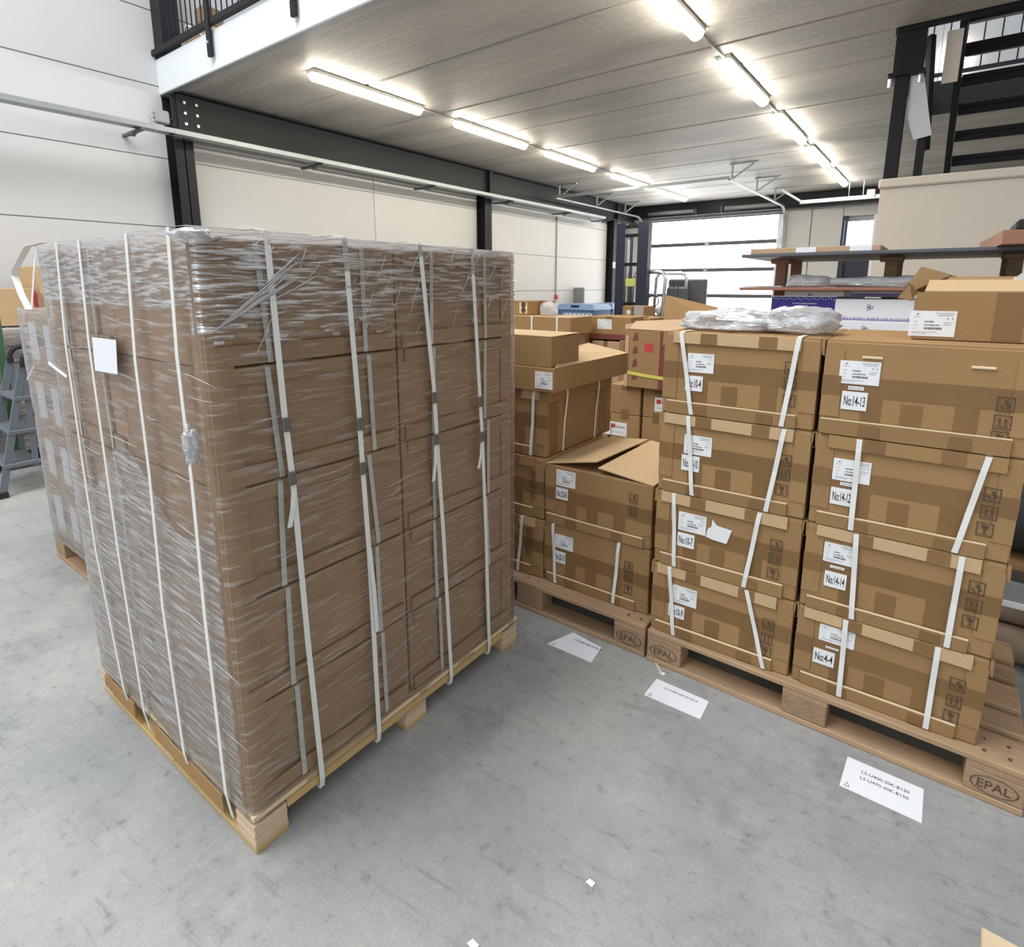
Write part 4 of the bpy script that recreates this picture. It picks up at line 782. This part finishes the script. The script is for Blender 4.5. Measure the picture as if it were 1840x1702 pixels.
bgbox('upright brown board behind crumpled film on the lidded carton', (952, 540), (994, 566), 4.95, .04, zt2+.001)
crumple('film_bundle', 'crumpled clear film on the strapped lidded carton', 'film', (-3.13, 4.80, zt2+.002), .11, .06, .10, 'bag', 9, 3)
zb = 0
t, w_, h = bgbox('upright narrow carton with white label left of the wide labelled carton', (1019, 585), (1055, 640), 5.12, .33, zb, lab=(1031, 607, 1048, 625))
t0, w0, h0 = bgbox('wrapped carton below the wide labelled carton in the middle background', (1064, 612), (1112, 640), 5.12, .42, zb, 'card_dark'); tz = t0.location.z+h0
t1, w1, h1 = bgbox('narrow tan carton standing beside the wrapped carton in the middle background', (1113, 612), (1136, 640), 5.12, .22, zb); MB().box(-w1*.3, w1*.3, -.0016, 0, h1-.3, h1-.02).build('printed_tape', 'dark_red', t1)
t, w_, h = bgbox('wide tan carton with white label and dark red bottom tape', (1057, 568), (1133, 611), 5.14, .4, max(tz, t1.location.z+h1)+.001, lab=(1074, 573, 1099, 592))
MB().box(-w_, w_, -.0018, 0, .004, .055).build('printed_tape', 'dark_red', t)
t, w_, h = bgbox('tan carton right of the wide labelled carton in the middle background', (1137, 571), (1167, 612), 5.4, .4, zb)
t, w_, h = bgbox('small grey-brown box with pale end in front of the forklift mast', (1119, 550), (1156, 568), 6.1, .3, 0, lab=(1126, 557, 1133, 565)); MB().box(w_*.1, w_, -.0016, 0, h-.14, h-.002).build('end_panel', 'cable', t)
# bins
def bin_(label, loc, w_, mat, lidm, back=False):
    t = thing('waste_container', label, 'bin', loc, 0, 'blue waste containers')
    MB().hexa([(-w_*.42, .06, .12), (w_*.42, .06, .12), (w_*.42, .70, .12), (-w_*.42, .70, .12), (-w_/2, 0, 1.05), (w_/2, 0, 1.05), (w_/2, .8, 1.05), (-w_/2, .8, 1.05)]).build('body', mat, t)
    l = MB().hexa([(-w_/2-.03, -.05, 1.05), (w_/2+.03, -.05, 1.05), (w_/2+.03, .83, 1.05), (-w_/2-.03, .83, 1.05), (-w_/2+.04, .03, 1.17), (w_/2-.04, .03, 1.17), (w_/2-.04, .76, 1.17), (-w_/2+.04, .76, 1.17)]).build('lid', lidm, t)
    MB().cbox(-.1, .1, -.03, .03, 1.10, 1.15, .01).build('grip', 'darkblue', l)
    s = MB().hexa([(-w_*.32, .024, .55), (w_*.44, .024, .55), (w_*.44, .03, .55), (-w_*.32, .03, .55), (-w_*.34, -.004, .98), (w_*.46, -.004, .98), (w_*.46, .0, .98), (-w_*.34, .0, .98)]).build('sticker', 'paper', t)
    for k in range(7): x = -w_*.3+k*w_*.115; MB().panel([(x-.04, -.012, 1.02), (x+.04, -.012, 1.02), (x, -.004, .92)], .004).build('rim_tooth', lidm, t)
    MB().panel([(-.18, .002, .82), (-.02, .004, .78), (-.08, .0, .9)], .003).build('logo', 'red', s)
    for xx in (-w_*.36, w_*.36):
        for yy in (.15, .62): MB().tube([(xx-.025, yy, .07), (xx+.025, yy, .07)], .07, 14).build('wheel', 'rubber', t)
    return t
bin_('blue waste container with its blue lid closed by the far left wall', (-6.47, 11.0, 0), .92, 'blue', 'bluelight')
bin_('pale blue lidded waste container half hidden by the forklift mast', (-6.34, 12.0, 0), .56, 'blue', 'bluelight')
p = PY(1038, 531, 12.2)
t = thing('divider_screen', 'grey plastic panel standing upright behind the blue containers', 'screen', (p.x, 12.2, 0)); MB().cbox(-.17, .17, 0, .05, .0, 1.53, .02).build('panel', 'grey', t); MB().cbox(-.15, .15, -.004, 0, .9, 1.50, .002).build('inset', 'panelgrey', t)
# forklift
FY = 11.6
t = thing('forklift', 'forklift with black mast and orange counterweight by the sectional door', 'forklift', (-5.35, FY, 0))
B_ = Vector((-5.35, FY, 0)); xl0, xl1 = PY(1108, 430, FY).x+5.35, PY(1123, 430, FY).x+5.35; xr0, xr1 = PY(1146, 430, FY).x+5.35, PY(1165, 430, FY).x+5.35; zt = PY(1135, 400, FY).z
for a, b in ((xl0, xl1), (xr0, xr1)): MB().box(a, b, 0, .02, .08, zt).box(a, a+.02, .02, .18, .08, zt).box(b-.02, b, .02, .18, .08, zt).build('mast_upright', 'darkblue', t)
for z in (zt-.08, zt-.26, 2.02, 1.18, .3): MB().cbox(xl1, xr0, .04, .10, z-.035, z+.035, .004).build('mast_crossbar', 'black', t)
for x in (.42, .55): MB().box(xl1+(xr0-xl1)*x-.012, xl1+(xr0-xl1)*x+.012, .02, .04, .3, zt-.3).build('lift_chain', 'black', t)
MB().tube([(xl1+.05, .07, .2), (xl1+.05, .07, zt-.35)], .03, 10).build('lift_cylinder', 'alu', t)
MB().cbox(xl1+.04, xr0-.02, .0, .03, 1.55, 1.72, .01).build('carriage_plate', 'olive', t); MB().cbox(xl1+.02, xr0, -.03, .02, .35, .62, .01).build('carriage', 'black', t)
for x in (xl1+.08, xr0-.08): MB().bar((x, -.03, .06), (x, -1.0, .05), .1, .035).build('fork', 'black', t)
MB().cbox(.05, 1.05, .75, 1.7, .15, .92, .08).build('counterweight', 'orange', t); MB().tube([(.42, .735, .78), (.42, .75, .78)], .10, 16).build('badge', 'yellow', t)
MB().cbox(.2, .75, .62, 1.1, .92, 1.12, .06).build('seat', 'white', t); MB().cbox(.25, .75, 1.1, 1.22, 1.0, 1.55, .05).build('seat_back', 'doorgrey', t)
MB().tube([(.18+.14*math.cos(a), .55+.05*math.sin(a), 1.22+.13*math.sin(a)) for a in [2*math.pi*k/14 for k in range(15)]], .014, 6).build('steering_wheel', 'rubber', t, True)
MB().cbox(.10, 1.0, 1.60, 1.72, .92, 1.72, .03).build('rear_panel', 'doorgrey', t); MB().cbox(-.25, .2, .3, .62, .2, 1.0, .04).build('dash', 'darkblue', t)
gz = PY(1200, 488, FY).z; gx0, gx1 = PY(1130, 490, FY).x+5.35, PY(1220, 490, FY+1).x+5.35
for yy in (.25, 1.5):
    MB().tube([(gx0-.04, yy, .5), (gx0, yy, gz-.12), (gx0+.06, yy, gz-.02), (gx0+.14, yy, gz), (gx1-.14, yy, gz), (gx1-.05, yy, gz-.03), (gx1, yy, gz-.13), (gx1-.06 if yy < 1 else gx1, yy, .6)], .042, 8).build('guard_frame', 'alu', t, True)
for k in range(7): x = gx0+.12+(gx1-gx0-.24)*k/6; MB().box(x-.015, x+.015, .25, 1.5, gz-.015, gz+.015).build('guard_bar', 'alu', t)
for x in (-.2, .95):
    for yy in (.4, 1.5): MB().tube([(x-.08, yy, .25), (x+.08, yy, .25)], .25, 20).build('wheel', 'rubber', t)
# ================================================================== RACK (right background)
t = thing('storage_rack', 'long wooden-post rack with board shelves behind the right cartons', 'rack', (0, 3.55, 0))
RX0, RX1 = -.97, 1.3
MB().box(-1.1, .24, -.06, -.04, 0, .325).build('light_block_board', 'wood_old', t)  # board added to block light and darken the gaps under the pallets
for z in (.35, .85, 1.288): MB().cbox(-.80, RX1, 0, .85, z-.025, z, .003).build('shelf_board', 'wood', t)
MB().cbox(RX0, RX1, -.02, .85, 1.530, 1.548, .003).build('shelf_board', 'redwood', t); MB().cbox(RX0, RX1, -.02, .85, 1.716, 1.734, .003).build('shelf_board', 'doorgrey', t)
for px_, mt in ((1405, 'redwood'), (1601, 'wood'), (1822, 'wood_old')):
    x = PY(px_, 485, 3.93).x
    for yy in (.35, .78): MB().cbox(x-.03, x+.03, yy, yy+.06, 0, 1.716, .003).build('post', mt, t)
    MB().cbox(x-.055, x+.055, .32, .44, 1.690, 1.715, .003).build('post_head', mt, t)
GR = 'printed boxes on the rack'
def rackbox(label, p, q, Y, dep, mat, z0, name='printed_box', zt=None):
    a, b = PY(*p, Y), PY(*q, Y); t = thing(name, label, 'box', ((a.x+b.x)/2, Y, z0), 0, GR); w_ = (b.x-a.x)/2; h = (a.z if zt is None else zt)-z0
    MB().cbox(-w_, w_, 0, dep, 0, h, .003).build('body', mat, t); return t, w_, h
def rings(t, x, z, s=1):
    for dx, dz in ((0, .008), (0, -.008), (.014, 0)): MB().tube([(x+dx*s+.007*s*math.cos(a), -.0012, z+dz*s+.007*s*math.sin(a)) for a in [2*math.pi*k/12 for k in range(13)]], .0012*s, 4).build('emblem', 'navy', t)
t, w_, h = rackbox('navy blue box with white lettering and wavy white top edge', (1387, 533), (1499, 572), 3.58, .3, 'navy', 1.379); MB().box(-w_, w_, 0, .3, h, h+.004).build('top_edge', 'paper', t)
for k in range(24): x = -w_+.01+k*(2*w_-.02)/23; MB().tube([(x, -.0012, h-.006-.004*(k % 3)), (x, -.0004, h-.006-.004*(k % 3))], .003, 6).build('printed_dot', 'paper', t)
letter('Creative Lighting Solutions', 'paper', t, (-w_*.32, -.0008, h-.042), (1, 0, 0), (0, 0, 1), w_*.75, .011); MB().box(-w_*.45, w_*.40, -.001, 0, .028, .044).build('sticker', 'sticker', t)
t, w_, h = rackbox('white box below the navy box, hidden by the plastic bag', (1380, 573), (1478, 600), 3.58, .3, 'white', 1.2885, zt=1.378)
t, w_, h = rackbox('white box with navy ring emblem and lilac grass print, upper right', (1501, 537), (1640, 572), 3.58, .3, 'white', 1.372); rings(t, -.02, h*.62)
for k in range(60): x = -w_+.004+k*(2*w_-.008)/59; hh = .012+.012*random.random(); MB().add([(x-.003, -.0008, .003), (x+.003, -.0008, .003), (x+random.uniform(-.003, .003), -.0008, .003+hh)], [(0, 1, 2)]).build('printed_blade', 'violet', t)
t, w_, h = rackbox('white box with navy ring emblem under the lilac grass box', (1492, 573), (1640, 600), 3.57, .32, 'white', 1.2885, zt=1.371); rings(t, -.03, h*.5)
t, w_, h = rackbox('long white box lying on the navy box under the shelf', (1410, 521), (1516, 533), 3.62, .28, 'white', 1.497, zt=1.529); rings(t, -.02, h*.2, .8)
t, w_, h = rackbox('lilac printed box lying beside the long white box under the shelf', (1530, 523), (1640, 536), 3.62, .28, 'violet', 1.497, zt=1.528); MB().box(-w_, w_, -.001, 0, h*.62, h*.98).build('pale_band', 'white_lac', t)
t = thing('flat_carton', 'long flat carton with white stickers on the top rack shelf', 'box', (-.63, 3.56, 1.7345), 0); MB().cbox(-.30, .34, 0, .5, 0, .03, .003).build('body', 'card_dark', t); MB().box(-.06, .04, -.0012, 0, .002, .029).build('sticker', 'sticker', t); MB().box(.20, .30, -.0012, 0, .002, .029).build('sticker', 'sticker', t)
t = thing('wrapped_tubes', 'long grey tubes in clear film on the lower rack shelf', 'tubes', (-.10, 3.60, 1.5485), 0)
for k in range(3): MB().tube([(-.42, .05+.05*k, .026), (.9, .05+.05*k, .026)], .024, 12).build('tube', 'cable', t)
crumple('wrapping', '', '', (-.52, .06, .0), .13, .08, .055, 'bag', 12, 3, True, t); crumple('wrapping', '', '', (-.1, .06, .0), .3, .09, .045, 'bag', 13, 3, True, t)
tag(MB().cbox(-.96, -.75, 3.58, 4.1, 1.5485, 1.556, .002).build('metal_sheet', 'alu'), 'thin pale metal sheet at the left end of the lower rack shelf', 'sheet')
t = thing('timber_crate', 'red-brown timber frame jutting out on the top rack shelf', 'timber', (.155, 3.38, 1.735)); 
MB().hexa([(.02, 0, .0), (.9, 0, .0), (.9, .9, 0), (-.03, .9, .0), (.02, 0, .06), (.9, 0, .06), (.9, .9, .06), (-.03, .9, .06)]).build('frame', 'redwood', t)
tag(MB().cbox(.22, .6, 3.45, 3.8, 1.7955, 1.845, .01).build('black_case', 'rubber'), 'low black case on the red-brown timber frame', 'case')
tag(MB().cbox(.27, .5, 3.48, 3.7, 1.8455, 1.90, .01).build('grey_case', 'doorgrey'), 'dark grey case on top of the black case', 'case')
# ================================================================== RIGHT EDGE BEHIND THE CARTONS
GT = 'cardboard tubes behind the rightmost cartons'
for k, (zc, yc) in enumerate(((.076, 2.995), (.076, 3.15), (.207, 3.073))): tag(MB().tube([(.27, yc, zc), (1.35, yc, zc)], .0755, 24).build('cardboard_tube', 'tube', None, True), ['front cardboard tube lying on the floor behind the rightmost cartons', 'rear cardboard tube lying on the floor behind the rightmost cartons', 'upper cardboard tube resting on two others'][k], 'tube', GT)
t = thing('steel_shelf', 'low grey steel shelf with white front edge behind the rightmost column', 'shelf', (.26, 2.885, 0))
MB().cbox(0, 1.1, 0, .02, .30, .39, .004).build('beam', 'grey', t); MB().cbox(0, 1.1, .44, .46, .30, .39, .004).build('beam', 'grey', t); MB().cbox(0, 1.1, -.012, 0, .285, .31, .002).build('front_edge', 'white', t); MB().cbox(0, 1.1, 0, .46, .44, .47, .004).build('board', 'card', t)
for xx in (.20, 1.05):
    for yy in (.0205, .4195): MB().box(xx, xx+.03, yy-.002, yy+.018, 0.0, .44).build('leg', 'black', t)
t = thing('felt_roll', 'dark grey felt roll on the low shelf right of the last column', 'roll', (.28, 3.05, .4705)); MB().tube([(0, 0, .14), (1.0, 0, .14)], .14, 24).build('roll', 'felt', t, True); MB().tube([(-.004, 0, .14), (0, 0, .14)], .05, 16).build('core', 'tube', t)
# ================================================================== FLOOR PAPERS AND BITS
def sheet(label, corners, lines):
    P4 = [PZ(*c, .0) for c in corners]; o3 = P4[3]; ux = (P4[2]-P4[3]); uy = (P4[0]-P4[3]); W2, H2 = ux.length, uy.length; ux.normalize(); uy.normalize()
    t = thing('floor_note', label, 'paper', (0, 0, .0005), 0, 'printed notes taped to the floor')
    MB().add([(p.x, p.y, 0) for p in P4]+[(p.x, p.y, .0008) for p in P4], [(0, 1, 2, 3), (7, 6, 5, 4), (0, 4, 5, 1), (1, 5, 6, 2), (2, 6, 7, 3), (3, 7, 4, 0)]).build('sheet', 'paper', t)
    at = lambda u, v: o3+ux*(u*W2)+uy*(v*H2)+Vector((0, 0, .0013))
    for k, s in enumerate(lines): letter(s, 'ink', t, at(.22, .66-.19*k), ux, uy, W2*.60, H2*.085)
    m = MB(); c = [(.045, .06), (.125, .06), (.085, .22)]
    m.panel([at(*p) for p in c], .0002).build('warning_symbol', 'grey_ink', t)
    q = [(.065, .085), (.105, .085), (.085, .165)]; MB().panel([at(*p)+Vector((0, 0, .0004)) for p in q], .0002).build('symbol_inset', 'paper', t)
    return t
sheet('printed white note on the floor in front of the half hidden pallet', [(1030, 1137), (1081, 1164), (1062, 1191), (983, 1157)], ['LS-U600-40K-B120-A'])
sheet('printed white note on the floor below the EPAL stamp', [(1180, 1220), (1274, 1261), (1258, 1293), (1157, 1249)], ['LS-U450-40K-B150-A'])
sheet('two-line printed white note on the floor before the rightmost column', [(1523, 1360), (1660, 1419), (1656, 1480), (1508, 1412)], ['LS-U400-30K-B150', 'LS-U470-30K-B150'])
for p, s, lb in (((1061, 1587), .012, 'tiny white film scrap in the middle of the bare floor'), ((850, 1698), .014, 'small white paper scrap at the bottom edge of the floor'), ((1190, 1211), .012, 'small white scrap beside the printed note at the EPAL stamp')):
    c = PZ(*p, 0); tag(MB().panel([(c.x-s, c.y-s*.5, .0012), (c.x+s*.8, c.y-s*.7, .0012), (c.x+s, c.y+s*.4, .004), (c.x-s*.5, c.y+s*.6, .0025)], .0006).build('paper_scrap', 'paper'), lb, 'scrap', 'scraps on the floor')
c = PZ(1186, 1200, 0); tag(MB().bar((c.x-.03, c.y+.02, .002), (c.x+.02, c.y-.035, .002), .006, .004).build('wood_splinter', 'card_edge'), 'thin pale wood splinter on the floor by the EPAL stamp', 'splinter')
c = PZ(1764, 1664, .10)
t = thing('pallet_corner', 'pale wooden pallet corner at the bottom right edge of the picture', 'pallet', (c.x, c.y, 0), -.04)
MB().cbox(0, .5, -.095, 0, .078, .10, .003).build('deck_board', 'stump', t); MB().cbox(0, .5, -.20, -.102, .078, .10, .003).build('deck_board', 'stump', t); MB().cbox(0.002, .1, -.095, -.002, 0, .078, .003).build('block', 'stump', t); MB().cbox(.4, .5, -.095, -.002, 0, .078, .003).build('block', 'stump', t); MB().cbox(.002, .1, -.2, -.105, 0, .078, .003).build('block', 'stump', t)
